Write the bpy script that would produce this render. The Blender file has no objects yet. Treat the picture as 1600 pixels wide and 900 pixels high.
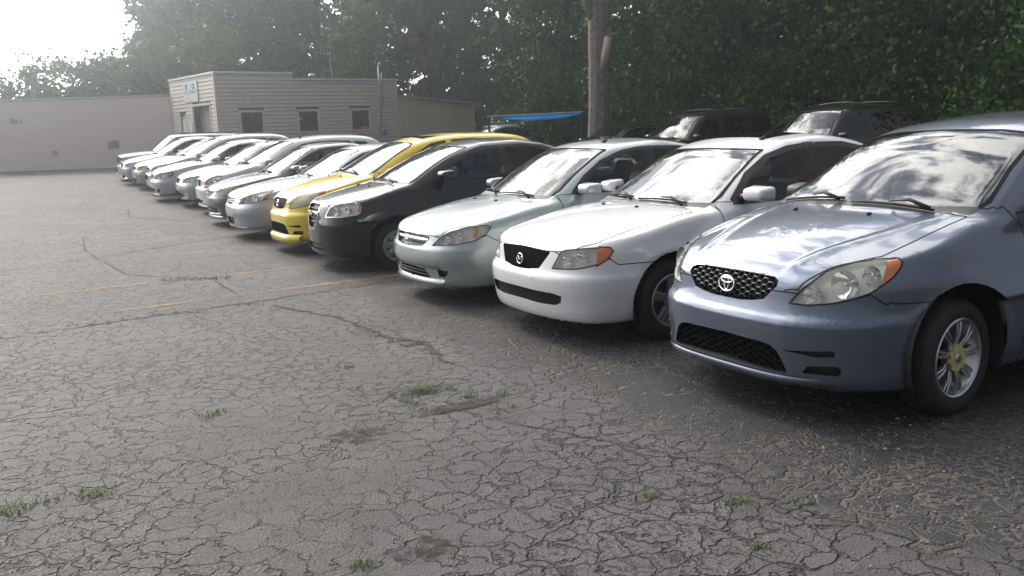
import bpy, bmesh, math, random
import numpy as np
from mathutils import Vector, Matrix

random.seed(7)
rng = np.random.default_rng(7)
scene = bpy.context.scene
COL = scene.collection
rad = math.radians

# ------------------------------------------------------------------ camera
CAM_H, PITCH, ROLL, FPX = 1.585, rad(9.9), rad(-2.3), 1400.0
cam_data = bpy.data.cameras.new('camera')
cam = bpy.data.objects.new('camera', cam_data)
COL.objects.link(cam)
cam_data.sensor_width = 36.0
cam_data.lens = 36.0 * FPX / 1600.0
cam_data.clip_start = 0.05
cam_data.clip_end = 3000.0
_c, _s = math.cos(ROLL), math.sin(ROLL)
_r0 = Vector((1, 0, 0)); _u0 = Vector((0, math.sin(PITCH), math.cos(PITCH)))
_fw = Vector((0, math.cos(PITCH), -math.sin(PITCH)))
_R = _c * _r0 + _s * _u0
_U = -_s * _r0 + _c * _u0
cam.matrix_world = Matrix(((_R.x, _U.x, -_fw.x, 0), (_R.y, _U.y, -_fw.y, 0), (_R.z, _U.z, -_fw.z, CAM_H), (0, 0, 0, 1)))
scene.camera = cam

# ------------------------------------------------------------------ sky and sun
SUN_AZ, SUN_EL = rad(-35), rad(33)          # azimuth from +Y, to the left; elevation
SUN_DIR = Vector((math.sin(SUN_AZ) * math.cos(SUN_EL), math.cos(SUN_AZ) * math.cos(SUN_EL), math.sin(SUN_EL)))
world = bpy.data.worlds.new('World')
scene.world = world
world.use_nodes = True
nt = world.node_tree
nt.nodes.clear()
def wn(t, **kw):
    n = nt.nodes.new(t)
    for k, v in kw.items(): setattr(n, k, v)
    return n
w_out = wn('ShaderNodeOutputWorld'); w_bg = wn('ShaderNodeBackground')
w_sky = wn('ShaderNodeTexSky', sky_type='NISHITA', sun_disc=False)
w_sky.sun_elevation = SUN_EL
w_sky.sun_rotation = SUN_AZ
w_sky.air_density = 1.0; w_sky.dust_density = 2.0
w_tc = wn('ShaderNodeTexCoord')
# cloud sheet: directions flattened on to a plane overhead, streaked noise
w_sep = wn('ShaderNodeSeparateXYZ'); nt.links.new(w_tc.outputs['Generated'], w_sep.inputs[0])
def wmath(op, a, b=None, clamp=False):
    n = wn('ShaderNodeMath', operation=op, use_clamp=clamp)
    for i, v in enumerate((a, b)):
        if v is None: continue
        if isinstance(v, (int, float)): n.inputs[i].default_value = v
        else: nt.links.new(v, n.inputs[i])
    return n.outputs[0]
zc_ = wmath('ADD', wmath('MAXIMUM', w_sep.outputs[2], 0.0), 0.22)
w_comb = wn('ShaderNodeCombineXYZ')
nt.links.new(wmath('DIVIDE', w_sep.outputs[0], zc_), w_comb.inputs[0])
nt.links.new(wmath('DIVIDE', w_sep.outputs[1], zc_), w_comb.inputs[1])
w_map = wn('ShaderNodeMapping'); w_map.inputs['Rotation'].default_value = (0, 0, rad(-38)); w_map.inputs['Scale'].default_value = (2.2, 0.75, 1)
w_map.inputs['Location'].default_value = (5.3, 2.9, 0)
nt.links.new(w_comb.outputs[0], w_map.inputs['Vector'])
w_n = wn('ShaderNodeTexNoise'); w_n.inputs['Scale'].default_value = 2.9; w_n.inputs['Detail'].default_value = 7; w_n.inputs['Roughness'].default_value = .62; w_n.inputs['Distortion'].default_value = .45
nt.links.new(w_map.outputs[0], w_n.inputs['Vector'])
w_cov = wn('ShaderNodeMapRange', interpolation_type='SMOOTHSTEP'); w_cov.inputs['From Min'].default_value = .42; w_cov.inputs['From Max'].default_value = .53
nt.links.new(w_n.outputs['Fac'], w_cov.inputs['Value'])
# thick horizon haze: full cover low down
w_hz = wn('ShaderNodeMapRange', interpolation_type='SMOOTHSTEP'); w_hz.inputs['From Min'].default_value = .12; w_hz.inputs['From Max'].default_value = .38; w_hz.inputs['To Min'].default_value = 1; w_hz.inputs['To Max'].default_value = 0
nt.links.new(w_sep.outputs[2], w_hz.inputs['Value'])
w_cover = wmath('MAXIMUM', w_cov.outputs[0], w_hz.outputs[0])
# clouds shine brighter towards the sun (forward scattering)
w_dot = wn('ShaderNodeVectorMath', operation='DOT_PRODUCT'); w_dot.inputs[1].default_value = SUN_DIR
nt.links.new(w_tc.outputs['Generated'], w_dot.inputs[0])
fwd_ = wmath('POWER', wmath('MAXIMUM', wmath('ADD', wmath('MULTIPLY', w_dot.outputs['Value'], .5), .5), 0.0), 6.0)
CLOUD_BASE, CLOUD_FWD = 0.30, 6.6
shade_ = wmath('ADD', wmath('MULTIPLY', w_n.outputs['Fac'], 1.7), .12)
cloud_l = wmath('MULTIPLY', wmath('ADD', wmath('MULTIPLY', fwd_, CLOUD_FWD), CLOUD_BASE), shade_)
w_cc = wn('ShaderNodeVectorMath', operation='SCALE'); w_cc.inputs[0].default_value = (1.0, .968, .935)
nt.links.new(cloud_l, w_cc.inputs['Scale'])
w_ss = wn('ShaderNodeVectorMath', operation='SCALE'); w_ss.inputs['Scale'].default_value = 0.15
nt.links.new(w_sky.outputs[0], w_ss.inputs[0])
w_mix = wn('ShaderNodeMix', data_type='RGBA')
nt.links.new(w_cover, w_mix.inputs['Factor'])
nt.links.new(w_ss.outputs[0], w_mix.inputs[6]); nt.links.new(w_cc.outputs[0], w_mix.inputs[7])
nt.links.new(w_mix.outputs[2], w_bg.inputs['Color'])
w_bg.inputs['Strength'].default_value = 1.0
nt.links.new(w_bg.outputs[0], w_out.inputs['Surface'])

sun_d = bpy.data.lights.new('sun', 'SUN'); sun = bpy.data.objects.new('sun', sun_d); COL.objects.link(sun)
sun_d.energy = 1.7; sun_d.angle = rad(11); sun_d.color = (1.0, .93, .82)
sun.rotation_euler = (-SUN_DIR).to_track_quat('-Z', 'Y').to_euler()

vs = scene.view_settings
vs.view_transform = 'Standard'; vs.look = 'None'; vs.gamma = 1.0; vs.use_curve_mapping = False; vs.exposure = 0.32

cy = scene.cycles
cy.max_bounces = 5; cy.diffuse_bounces = 2; cy.glossy_bounces = 3; cy.transmission_bounces = 4; cy.transparent_max_bounces = 14; cy.caustics_reflective = False; cy.caustics_refractive = False
cy.sample_clamp_indirect = 4.0

# ------------------------------------------------------------------ lot frame: rows run along ROW, cars point against BACK
YAW = rad(61.5)
BACK = Vector((math.sin(YAW), math.cos(YAW), 0)); ROW = Vector((-math.cos(YAW), math.sin(YAW), 0))
def _sp(t): return math.log1p(math.exp(t)) if t < 30 else t
def rise(r, back=0.0):                         # the lot climbs gently towards its far end and behind the front row
    t = min(max((back - 8.0) / 5.0, 0), 1)
    return 0.030 * 3.5 * (_sp((r - 19.0) / 3.5) - _sp((r - 47.0) / 3.5)) + .10 * t * t * (3 - 2 * t)
def lot(row, back, z=0.0):
    p = ROW * row + BACK * back
    return Vector((p.x, p.y, rise(row, back) + z))
def to_lot(p): return p[0] * ROW.x + p[1] * ROW.y, p[0] * BACK.x + p[1] * BACK.y

# ------------------------------------------------------------------ materials
MATS = {}
def new_mat(name):
    m = bpy.data.materials.new(name); m.use_nodes = True; m.node_tree.nodes.clear(); MATS[name] = m
    return m, m.node_tree
def N(t, kind, **kw):
    n = t.nodes.new(kind)
    for k, v in kw.items():
        if k.startswith('i_'): n.inputs[k[2:].replace('_', ' ')].default_value = v
        else: setattr(n, k, v)
    return n
def lk(t, a, b): t.links.new(a, b)
def pbr(name, color, rough=.5, metal=0.0, coat=0.0, spec=.5, noise=None, bump=None, trans=0, coat_rough=.04):
    m, t = new_mat(name)
    o = N(t, 'ShaderNodeOutputMaterial'); p = N(t, 'ShaderNodeBsdfPrincipled')
    c = color if len(color) == 4 else (*color, 1)
    p.inputs['Base Color'].default_value = c; p.inputs['Roughness'].default_value = rough; p.inputs['Metallic'].default_value = metal
    p.inputs['Coat Weight'].default_value = coat; p.inputs['Coat Roughness'].default_value = coat_rough
    p.inputs['Specular IOR Level'].default_value = spec
    lk(t, p.outputs[0], o.inputs[0])
    tc = N(t, 'ShaderNodeTexCoord')
    if noise:                                  # (scale, amount) mottling of the base colour
        n = N(t, 'ShaderNodeTexNoise'); n.inputs['Scale'].default_value = noise[0]; n.inputs['Detail'].default_value = 6
        lk(t, tc.outputs['Object'], n.inputs['Vector'])
        mr = N(t, 'ShaderNodeMapRange'); mr.inputs['From Min'].default_value = .3; mr.inputs['From Max'].default_value = .7
        mr.inputs['To Min'].default_value = 1 - noise[1]; mr.inputs['To Max'].default_value = 1 + noise[1]
        lk(t, n.outputs['Fac'], mr.inputs['Value'])
        vm = N(t, 'ShaderNodeVectorMath', operation='SCALE'); vm.inputs[0].default_value = c[:3]
        lk(t, mr.outputs[0], vm.inputs['Scale']); lk(t, vm.outputs[0], p.inputs['Base Color'])
    if bump:
        n = N(t, 'ShaderNodeTexNoise'); n.inputs['Scale'].default_value = bump[0]; n.inputs['Detail'].default_value = 5
        lk(t, tc.outputs['Object'], n.inputs['Vector'])
        b = N(t, 'ShaderNodeBump'); b.inputs['Strength'].default_value = bump[1]; b.inputs['Distance'].default_value = bump[2]
        lk(t, n.outputs['Fac'], b.inputs['Height']); lk(t, b.outputs[0], p.inputs['Normal'])
    return m
def car_paint(name, color, metal=.0, rough=.35, dust=.12, low=.14):
    """base coat with flake, clear coat, a film of road dust low down and on top"""
    m, t = new_mat(name)
    o = N(t, 'ShaderNodeOutputMaterial'); p = N(t, 'ShaderNodeBsdfPrincipled')
    tc = N(t, 'ShaderNodeTexCoord')
    n = N(t, 'ShaderNodeTexNoise'); n.inputs['Scale'].default_value = 3.0; n.inputs['Detail'].default_value = 8
    lk(t, tc.outputs['Object'], n.inputs['Vector'])
    sp = N(t, 'ShaderNodeSeparateXYZ'); lk(t, tc.outputs['Object'], sp.inputs[0])
    lo = N(t, 'ShaderNodeMapRange'); lo.inputs['From Min'].default_value = .45; lo.inputs['From Max'].default_value = .15; lo.inputs['To Max'].default_value = low
    lk(t, sp.outputs[2], lo.inputs['Value'])
    ad = N(t, 'ShaderNodeMath', operation='MULTIPLY_ADD'); ad.inputs[1].default_value = dust
    lk(t, n.outputs['Fac'], ad.inputs[0])
    ml = N(t, 'ShaderNodeMath', operation='MULTIPLY'); lk(t, lo.outputs[0], ml.inputs[0]); lk(t, n.outputs['Fac'], ml.inputs[1])
    lk(t, ml.outputs[0], ad.inputs[2])
    mx = N(t, 'ShaderNodeMix', data_type='RGBA'); mx.inputs[6].default_value = (*color, 1); mx.inputs[7].default_value = (.22, .20, .18, 1)
    lk(t, ad.outputs[0], mx.inputs['Factor']); lk(t, mx.outputs[2], p.inputs['Base Color'])
    p.inputs['Metallic'].default_value = metal; p.inputs['Roughness'].default_value = rough; p.inputs['Specular IOR Level'].default_value = .15
    p.inputs['Coat Weight'].default_value = 1.0
    cr = N(t, 'ShaderNodeMapRange'); cr.inputs['To Min'].default_value = .012; cr.inputs['To Max'].default_value = .05
    lk(t, n.outputs['Fac'], cr.inputs['Value']); lk(t, cr.outputs[0], p.inputs['Coat Roughness'])
    lk(t, p.outputs[0], o.inputs[0])
    return m
def glass_mat(name, tint, ior=1.65, rough=0.0):
    m, t = new_mat(name)
    o = N(t, 'ShaderNodeOutputMaterial'); mx = N(t, 'ShaderNodeMixShader')
    fr = N(t, 'ShaderNodeFresnel'); fr.inputs['IOR'].default_value = ior
    tr = N(t, 'ShaderNodeBsdfTransparent'); tr.inputs['Color'].default_value = (*tint, 1)
    gl = N(t, 'ShaderNodeBsdfGlossy'); gl.inputs['Roughness'].default_value = rough; gl.inputs['Color'].default_value = (1, 1, 1, 1)
    lk(t, fr.outputs[0], mx.inputs[0]); lk(t, tr.outputs[0], mx.inputs[1]); lk(t, gl.outputs[0], mx.inputs[2]); lk(t, mx.outputs[0], o.inputs[0])
    return m
pbr('black_plastic', (.018, .018, .02), .55)
pbr('grille_grey', (.040, .041, .045), .5)
pbr('matte_black', (.010, .010, .011), .85, spec=.25)
pbr('black_rubber', (.012, .012, .013), .75)
pbr('gap', (.006, .006, .007), .9)
pbr('trim', (.02, .02, .022), .4)
pbr('chrome', (.75, .76, .78), .08, 1.0)
pbr('satin_metal', (.55, .55, .56), .28, 1.0)
pbr('alloy', (.50, .50, .52), .32, .9, noise=(14, .18))
pbr('wheel_silver', (.30, .305, .32), .42, .6, noise=(10, .2))
pbr('yellowed_cap', (.52, .48, .20), .5, noise=(20, .2))
pbr('tyre', (.016, .016, .017), .82, noise=(30, .3), bump=(60, .3, .004))
pbr('brake', (.16, .13, .11), .5, .8)
pbr('interior', (.045, .046, .05), .85)
pbr('seat_fabric', (.075, .077, .082), .95, noise=(40, .2))
pbr('seat_tan', (.22, .20, .18), .95, noise=(40, .2))
pbr('lamp_inner', (.86, .87, .88), .25, .25)
pbr('lamp_dark', (.05, .05, .055), .4)
pbr('amber', (.55, .15, .05), .18, coat=1.0)
pbr('red_lens', (.40, .02, .02), .18, coat=1.0)
pbr('badge_gold', (.62, .45, .18), .3, .8)
pbr('red_tape', (.50, .06, .05), .5)
pbr('sticker_paper', (.78, .86, .80), .6)
pbr('ink', (.03, .05, .05), .6)
pbr('emblem_back', (.02, .02, .022), .35)
glass_mat('windshield_glass', (.60, .66, .64), 1.95)
glass_mat('side_glass', (.58, .64, .62), 1.5)
glass_mat('tint_glass', (.035, .04, .04), 1.5)
glass_mat('lamp_lens', (.86, .88, .84), 1.5, .03)
def hazy_lens(name, c, fac):
    m, t = new_mat(name)
    o = N(t, 'ShaderNodeOutputMaterial'); mx = N(t, 'ShaderNodeMixShader'); mx.inputs[0].default_value = fac
    tr = N(t, 'ShaderNodeBsdfTransparent'); tr.inputs['Color'].default_value = (.88, .88, .84, 1)
    p = N(t, 'ShaderNodeBsdfPrincipled'); p.inputs['Base Color'].default_value = (*c, 1); p.inputs['Roughness'].default_value = .25; p.inputs['Coat Weight'].default_value = .6
    lk(t, tr.outputs[0], mx.inputs[1]); lk(t, p.outputs[0], mx.inputs[2]); lk(t, mx.outputs[0], o.inputs[0])
hazy_lens('hazed_lens', (.78, .77, .68), .20)
hazy_lens('yellowed_lens', (.66, .64, .46), .62)
hazy_lens('clear_lens', (.80, .81, .81), .14)

# ------------------------------------------------------------------ object helpers
def tag(o, label=None, cat=None, group=None, kind=None):
    if label: o['label'] = label
    if cat: o['category'] = cat
    if group: o['group'] = group
    if kind: o['kind'] = kind
    return o
def mesh_obj(name, verts, faces, mat, parent=None, smooth=False, normals=None):
    me = bpy.data.meshes.new(name)
    me.from_pydata(np.asarray(verts).tolist() if not isinstance(verts, list) else verts, [], faces)
    if isinstance(mat, str): mat = MATS[mat]
    if mat: me.materials.append(mat)
    if smooth or normals is not None:
        me.polygons.foreach_set('use_smooth', np.ones(len(me.polygons), bool))
    if normals is not None:
        me.normals_split_custom_set_from_vertices(normals)
    me.update()
    o = bpy.data.objects.new(name, me); COL.objects.link(o)
    if parent: o.parent = parent
    return o
def link_mesh(name, me, parent=None):
    o = bpy.data.objects.new(name, me); COL.objects.link(o)
    if parent: o.parent = parent
    return o
def empty(name, loc=(0, 0, 0), rz=0.0):
    o = bpy.data.objects.new(name, None); COL.objects.link(o); o.location = loc; o.rotation_euler = (0, 0, rz)
    o.empty_display_size = .1
    return o
class MB:
    """collects simple solids into one mesh"""
    def __init__(s): s.v = []; s.f = []
    def add(s, v, f):
        n = len(s.v); s.v += [tuple(map(float, p)) for p in v]; s.f += [[i + n for i in q] for q in f]; return s
    def box(s, c, d, M=None):
        x, y, z = d[0] / 2, d[1] / 2, d[2] / 2
        v = [Vector((sx * x, sy * y, sz * z)) for sx in (-1, 1) for sy in (-1, 1) for sz in (-1, 1)]
        if M is not None: v = [M @ p for p in v]
        v = [p + Vector(c) for p in v]
        return s.add(v, [(0, 1, 3, 2), (4, 6, 7, 5), (0, 4, 5, 1), (2, 3, 7, 6), (0, 2, 6, 4), (1, 5, 7, 3)])
    def tube(s, pts, r, n=8, cap=True, r2=None):
        pts = [Vector(p) for p in pts]; rings = []
        k = len(pts); v = []; f = []
        up = Vector((0, 0, 1))
        for i, p in enumerate(pts):
            t = (pts[min(i + 1, k - 1)] - pts[max(i - 1, 0)]).normalized()
            a = t.cross(up)
            if a.length < 1e-3: a = t.cross(Vector((1, 0, 0)))
            a.normalize(); b = t.cross(a)
            rr = r[i] if isinstance(r, (list, tuple)) else r
            for j in range(n):
                th = 2 * math.pi * j / n
                v.append(p + a * rr * math.cos(th) + b * rr * math.sin(th))
        for i in range(k - 1):
            for j in range(n):
                f.append((i * n + j, i * n + (j + 1) % n, (i + 1) * n + (j + 1) % n, (i + 1) * n + j))
        if cap: f.append(tuple(range(n - 1, -1, -1))); f.append(tuple((k - 1) * n + j for j in range(n)))
        return s.add(v, f)
    def lathe(s, prof, axis='y', n=32, c=(0, 0, 0)):
        """prof: (radius, offset along axis)"""
        v = []; f = []
        for (r, o) in prof:
            for j in range(n):
                th = 2 * math.pi * j / n
                a, b = r * math.cos(th), r * math.sin(th)
                p = (a, o, b) if axis == 'y' else ((a, b, o) if axis == 'z' else (o, a, b))
                v.append(Vector(p) + Vector(c))
        k = len(prof)
        for i in range(k - 1):
            for j in range(n):
                f.append((i * n + j, i * n + (j + 1) % n, (i + 1) * n + (j + 1) % n, (i + 1) * n + j))
        return s.add(v, f)
    def prism(s, poly, h0, h1, axis=2):
        n = len(poly); v = []
        for h in (h0, h1):
            for (a, b) in poly:
                p = [a, b]; p.insert(axis, h); v.append(p)
        f = [tuple(range(n - 1, -1, -1)), tuple(range(n, 2 * n))] + [(i, (i + 1) % n, n + (i + 1) % n, n + i) for i in range(n)]
        return s.add(v, f)
    def mesh(s, name, mat, smooth=False, bevel=0.0, autosmooth=None):
        me = bpy.data.meshes.new(name); me.from_pydata(s.v, [], s.f)
        bm = bmesh.new(); bm.from_mesh(me)
        bmesh.ops.remove_doubles(bm, verts=bm.verts, dist=1e-5)
        if bevel: bmesh.ops.bevel(bm, geom=bm.edges[:], offset=bevel, segments=2, affect='EDGES', profile=.6)
        bmesh.ops.recalc_face_normals(bm, faces=bm.faces)
        bm.to_mesh(me); bm.free()
        me.materials.append(MATS[mat] if isinstance(mat, str) else mat)
        if smooth: me.polygons.foreach_set('use_smooth', np.ones(len(me.polygons), bool))
        if autosmooth: me.set_sharp_from_angle(angle=rad(autosmooth)) if smooth else None
        me.update(); return me
    def obj(s, name, mat, parent=None, **kw):
        return link_mesh(name, s.mesh(name, mat, **kw), parent)
def copy_tree(o, parent=None):
    c = o.copy(); COL.objects.link(c); c.parent = parent
    for ch in list(o.children): copy_tree(ch, c)
    return c
# ------------------------------------------------------------------ car bodies: a smooth implicit solid, meshed, then cut into panels
def pchip(pts):
    x = np.array([p[0] for p in pts], float); y = np.array([p[1] for p in pts], float)
    h = np.diff(x); d = np.diff(y) / h
    m = np.zeros_like(x)
    if len(x) == 2: m[:] = d[0]
    else:
        for i in range(1, len(x) - 1):
            if d[i - 1] * d[i] > 0:
                w1, w2 = 2 * h[i] + h[i - 1], h[i] + 2 * h[i - 1]
                m[i] = (w1 + w2) / (w1 / d[i - 1] + w2 / d[i])
        m[0], m[-1] = d[0], d[-1]
    def f(t):
        t = np.asarray(t, float); k = np.clip(np.searchsorted(x, t) - 1, 0, len(x) - 2)
        u = t - x[k]; s = np.clip(u / h[k], 0, 1); hh = h[k]
        a = (1 + 2 * s) * (1 - s) ** 2; b = s * (1 - s) ** 2; c = s * s * (3 - 2 * s); e = s * s * (s - 1)
        v = a * y[k] + b * hh * m[k] + c * y[k + 1] + e * hh * m[k + 1]
        v = np.where(t < x[0], y[0] + m[0] * (t - x[0]), v); v = np.where(t > x[-1], y[-1] + m[-1] * (t - x[-1]), v)
        return v
    t0, t1 = x[0] - 1.5, x[-1] + 1.5; M = 16384; tab = f(np.linspace(t0, t1, M)); inv = (M - 1) / (t1 - t0)
    def g(t):                                            # table look-up
        u = (np.asarray(t, float) - t0) * inv; u = np.minimum(np.maximum(u, 0), M - 1.001); i = u.astype(np.int32); a = tab[i]
        return a + (tab[i + 1] - a) * (u - i)
    return g
def smax(a, b, k):
    h = np.clip(.5 + .5 * (a - b) / k, 0, 1); return b + (a - b) * h + k * h * (1 - h)
def smin(a, b, k): return -smax(-a, -b, k)
def sstep(t, a, b):
    s = np.clip((t - a) / (b - a), 0, 1); return s * s * (3 - 2 * s)
def sbox(t, t0, t1, s): return sstep(t, t0 - s, t0 + s) * (1 - sstep(t, t1 - s, t1 + s))
BASE = dict(
    L=4.45, zb=.17, wheel_r=.305, wheel_w=.195, ax=.90, wb=2.62, track=.74, arch=.345, flare=.012,
    w=[(0, .78), (.3, .83), (.9, .852), (2.2, .855), (3.6, .85), (4.2, .81), (4.45, .76)],
    zp=[(.12, -.09), (.2, -.045), (.32, -.012), (.5, 0), (.65, -.003), (.78, -.02), (.9, -.055), (1.05, -.12)],
    zc=[(-.1, .60), (.04, .70), (.12, .745), (.3, .81), (.6, .875), (.9, .925), (1.2, .96), (1.7, .97), (3.4, 1.0), (3.7, 1.02), (4.2, 1.03), (4.45, 1.0)],
    cr=[(0, .05), (.4, .085), (1.2, .05), (4, .06)], cp=2.6,
    nx=[(.1, .16), (.17, .07), (.24, .035), (.34, .02), (.44, .0), (.52, .005), (.57, .03), (.62, .05), (.70, .07), (.8, .16)],
    pl=[(0, 0), (.2, .008), (.4, .040), (.55, .088), (.68, .175), (.77, .31), (.84, .52), (.95, 1.1)],
    rx=[(.15, 4.30), (.3, 4.42), (.55, 4.45), (.8, 4.41), (1.0, 4.34), (1.2, 4.2)], rp=[(0, 0), (.4, .03), (.65, .12), (.8, .3)],
    ws=[(.90, 1.02), (.97, 1.14), (1.15, 1.55), (1.30, 1.92), (1.38, 2.15), (1.45, 2.4)], wc=.13,
    roof=[(1.6, 1.24), (1.95, 1.325), (2.3, 1.39), (2.7, 1.41), (3.1, 1.395), (3.5, 1.33), (4.0, 1.2)], rc=.045,
    rg=[(.9, 4.05), (1.02, 3.85), (1.2, 3.52), (1.32, 3.25), (1.4, 2.9)], rgc=.10,
    yb=[(1.0, .76), (1.6, .775), (2.3, .785), (3.2, .765), (3.8, .70), (4.1, .64)], tumble=.40, zbelt=.95,
    ribs=[], front=[], side=[], k=dict(fs=.10, ft=.05, st=.05, cab=.03, wr=.07, sr=.10, wsd=.06, rr=.12))
class CarShape:
    def __init__(s, **kw):
        P = dict(BASE); k = dict(BASE['k']); k.update(kw.pop('k', {})); P.update(kw); P['k'] = k
        s.P = P
        for n in ('w', 'zp', 'zc', 'cr', 'nx', 'pl', 'rx', 'rp', 'ws', 'roof', 'rg', 'yb'): setattr(s, n, pchip(P[n]))
        s.ribs = [(pchip(yl), pchip(hl), wd) for (yl, hl, wd) in P['ribs']]
    def low(s, x, ay, z):
        P = s.P; k = P['k']
        W = s.w(x) + s.zp(z)
        for xa in (P['ax'], P['ax'] + P['wb']):
            r = np.hypot(x - xa, z - P.get('arch_z', P['wheel_r']))
            W = W + P['flare'] * np.exp(-((r - P['arch'] - .01) / .055) ** 2) * sstep(z, .15, .3)
        for (x0, x1, z0, z1, sx, sz, d) in P['side']:
            W = W + d * sbox(x, x0, x1, sx) * sbox(z, z0, z1, sz)
        gs = ay - W
        zt = s.zc(x) - s.cr(x) * (ay / .85) ** P['cp']
        for (yl, hl, wd) in s.ribs:
            zt = zt + hl(x) * np.exp(-((ay - yl(x)) / wd) ** 2)
        gt = (z - zt) * .96
        xf = s.nx(z) + s.pl(ay)
        for (y0, y1, z0, z1, sy, sz, d) in P['front']:
            xf = xf + d * sbox(ay, y0, y1, sy) * sbox(z, z0, z1, sz)
        gf = (xf - x) * .85
        gr = (x - s.rx(z) + s.rp(ay)) * .9
        f = smax(gs, gf, k['fs']); f = smax(f, gt, k['ft']); f = smax(f, gr, k['fs']); f = smax(f, P['zb'] - z, .03)
        return f
    def cab(s, x, ay, z):
        P = s.P; k = P['k']
        gw = (s.ws(z) + P['wc'] * (ay / .65) ** 2 - x) * .42
        gro = z - (s.roof(x) - P['rc'] * (ay / .6) ** 2.2)
        gsd = (ay - (s.yb(x) - P['tumble'] * (z - P['zbelt']))) * .93
        gre = (x - s.rg(z) + P['rgc'] * (ay / .6) ** 2) * .5
        f = smax(gw, gro, k['wr']); f = smax(f, gre, k['rr']); f = smax(f, gsd, k['wsd'] if k['wsd'] == k['sr'] else k['sr'])
        return smax(f, .6 - z, .02)
    def F(s, x, y, z):
        ay = np.abs(y)
        return smin(s.low(x, ay, z), s.cab(x, ay, z), s.P['k']['cab'])
    def grad(s, V, e=1e-3):
        x, y, z = V.T
        g = np.stack([s.F(x + e, y, z) - s.F(x - e, y, z), s.F(x, y + e, z) - s.F(x, y - e, z), s.F(x, y, z + e) - s.F(x, y, z - e)], 1) / (2 * e)
        return g
    def project(s, V, it=5, lim=.02):
        V = V.copy()
        for _ in range(it):
            f = s.F(*V.T); g = s.grad(V); d = f[:, None] * g / np.maximum((g * g).sum(1), .05)[:, None]
            l = np.linalg.norm(d, axis=1); d *= np.minimum(1, lim / np.maximum(l, 1e-9))[:, None]
            V -= d
        return V
    def normals(s, V):
        g = s.grad(V, 2e-3); return g / np.maximum(np.linalg.norm(g, axis=1), 1e-9)[:, None]
    def hit(s, o, d, t0=0.0, t1=6.0, n=1200):
        """first surface point along a ray in car space"""
        o = np.asarray(o, float); d = np.asarray(d, float)
        t = np.linspace(t0, t1, n); p = o + t[:, None] * d
        f = s.F(*p.T); i = np.argmax(f < 0)
        if f[i] >= 0: return None
        if i == 0: return p[0]
        a, b = t[i - 1], t[i]
        for _ in range(13):
            m = (a + b) / 2
            if s.F(*(o + m * d)[:, None])[0] < 0: b = m
            else: a = m
        return o + a * d
    def nets(s, h):
        P = s.P; hy = h
        xs = np.arange(-.15, P['L'] + .2, h); ny = int(math.ceil(1.05 / h)); ys = (np.arange(-ny, ny + 1)) * h; zs = np.arange(P['zb'] - 2.5 * h, 1.95, h)
        half = ny + 1                                   # evaluate one half, mirror
        yh = ys[ny:]; m = 3
        xc, yc, zc_ = (np.arange(a[0], a[-1] + m * h, m * h) for a in (xs, yh, zs))
        Vc = s.F(*np.meshgrid(xc, yc, zc_, indexing='ij'))
        up = lambda A: np.repeat(np.repeat(np.repeat(A, m, 0), m, 1), m, 2)
        c0 = np.abs(Vc) < 1.9 * m * h                    # refine only near the skin
        near = c0.copy()
        for ax in range(3):
            sl = [slice(None)] * 3; sr = list(sl); sl[ax] = slice(1, None); sr[ax] = slice(None, -1)
            q = near.copy(); near[tuple(sr)] |= q[tuple(sl)]; near[tuple(sl)] |= q[tuple(sr)]
        Vh = np.where(up(Vc) < 0, -1.0, 1.0)[:len(xs), :len(yh), :len(zs)]; nm = up(near)[:len(xs), :len(yh), :len(zs)]
        i, j, k = np.nonzero(nm); Vh[nm] = s.F(xs[i], yh[j], zs[k])
        V = np.concatenate([Vh[:, :0:-1], Vh], 1)
        sg = V < 0
        nx, nyy, nz = V.shape
        cs = np.zeros((nx - 1, nyy - 1, nz - 1), np.int8)
        for a in (0, 1):
            for b in (0, 1):
                for c in (0, 1): cs += sg[a:nx - 1 + a, b:nyy - 1 + b, c:nz - 1 + c]
        act = (cs > 0) & (cs < 8)
        idx = -np.ones(act.shape, np.int64); ci = np.argwhere(act); idx[act] = np.arange(len(ci))
        org = np.stack([xs[ci[:, 0]], ys[ci[:, 1]], zs[ci[:, 2]]], 1)
        acc = np.zeros((len(ci), 3)); cnt = np.zeros(len(ci))
        cor = [(a, b, c) for a in (0, 1) for b in (0, 1) for c in (0, 1)]
        vals = {q: V[ci[:, 0] + q[0], ci[:, 1] + q[1], ci[:, 2] + q[2]] for q in cor}
        for q in cor:
            for ax in range(3):
                if q[ax]: continue
                q2 = tuple(1 if i == ax else q[i] for i in range(3))
                a, b = vals[q], vals[q2]; m = (a < 0) != (b < 0)
                t = np.where(m, a / np.where(m, a - b, 1), 0)
                p = np.array(q, float)[None] + t[:, None] * np.eye(3)[ax]
                acc[m] += p[m]; cnt[m] += 1
        v = org + acc / cnt[:, None] * h
        v = s.project(v, 5, .5 * h)
        faces = []
        for ax in range(3):
            A = np.moveaxis(sg, ax, 0); I = np.moveaxis(idx, ax, 0)
            e = A[1:] != A[:-1]                          # edges along ax
            e = e[:, 1:-1, 1:-1]
            i, j, k = np.nonzero(e); j += 1; k += 1
            q = np.stack([I[i, j - 1, k - 1], I[i, j, k - 1], I[i, j, k], I[i, j - 1, k]], 1)
            flip = A[i, j, k]                            # inside at low end -> normal along +ax
            if ax == 1: flip = ~flip
            q = np.where(flip[:, None], q, q[:, ::-1])
            faces.append(q)
        f = np.concatenate(faces)
        f = f[(f >= 0).all(1)]
        return v, f
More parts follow.
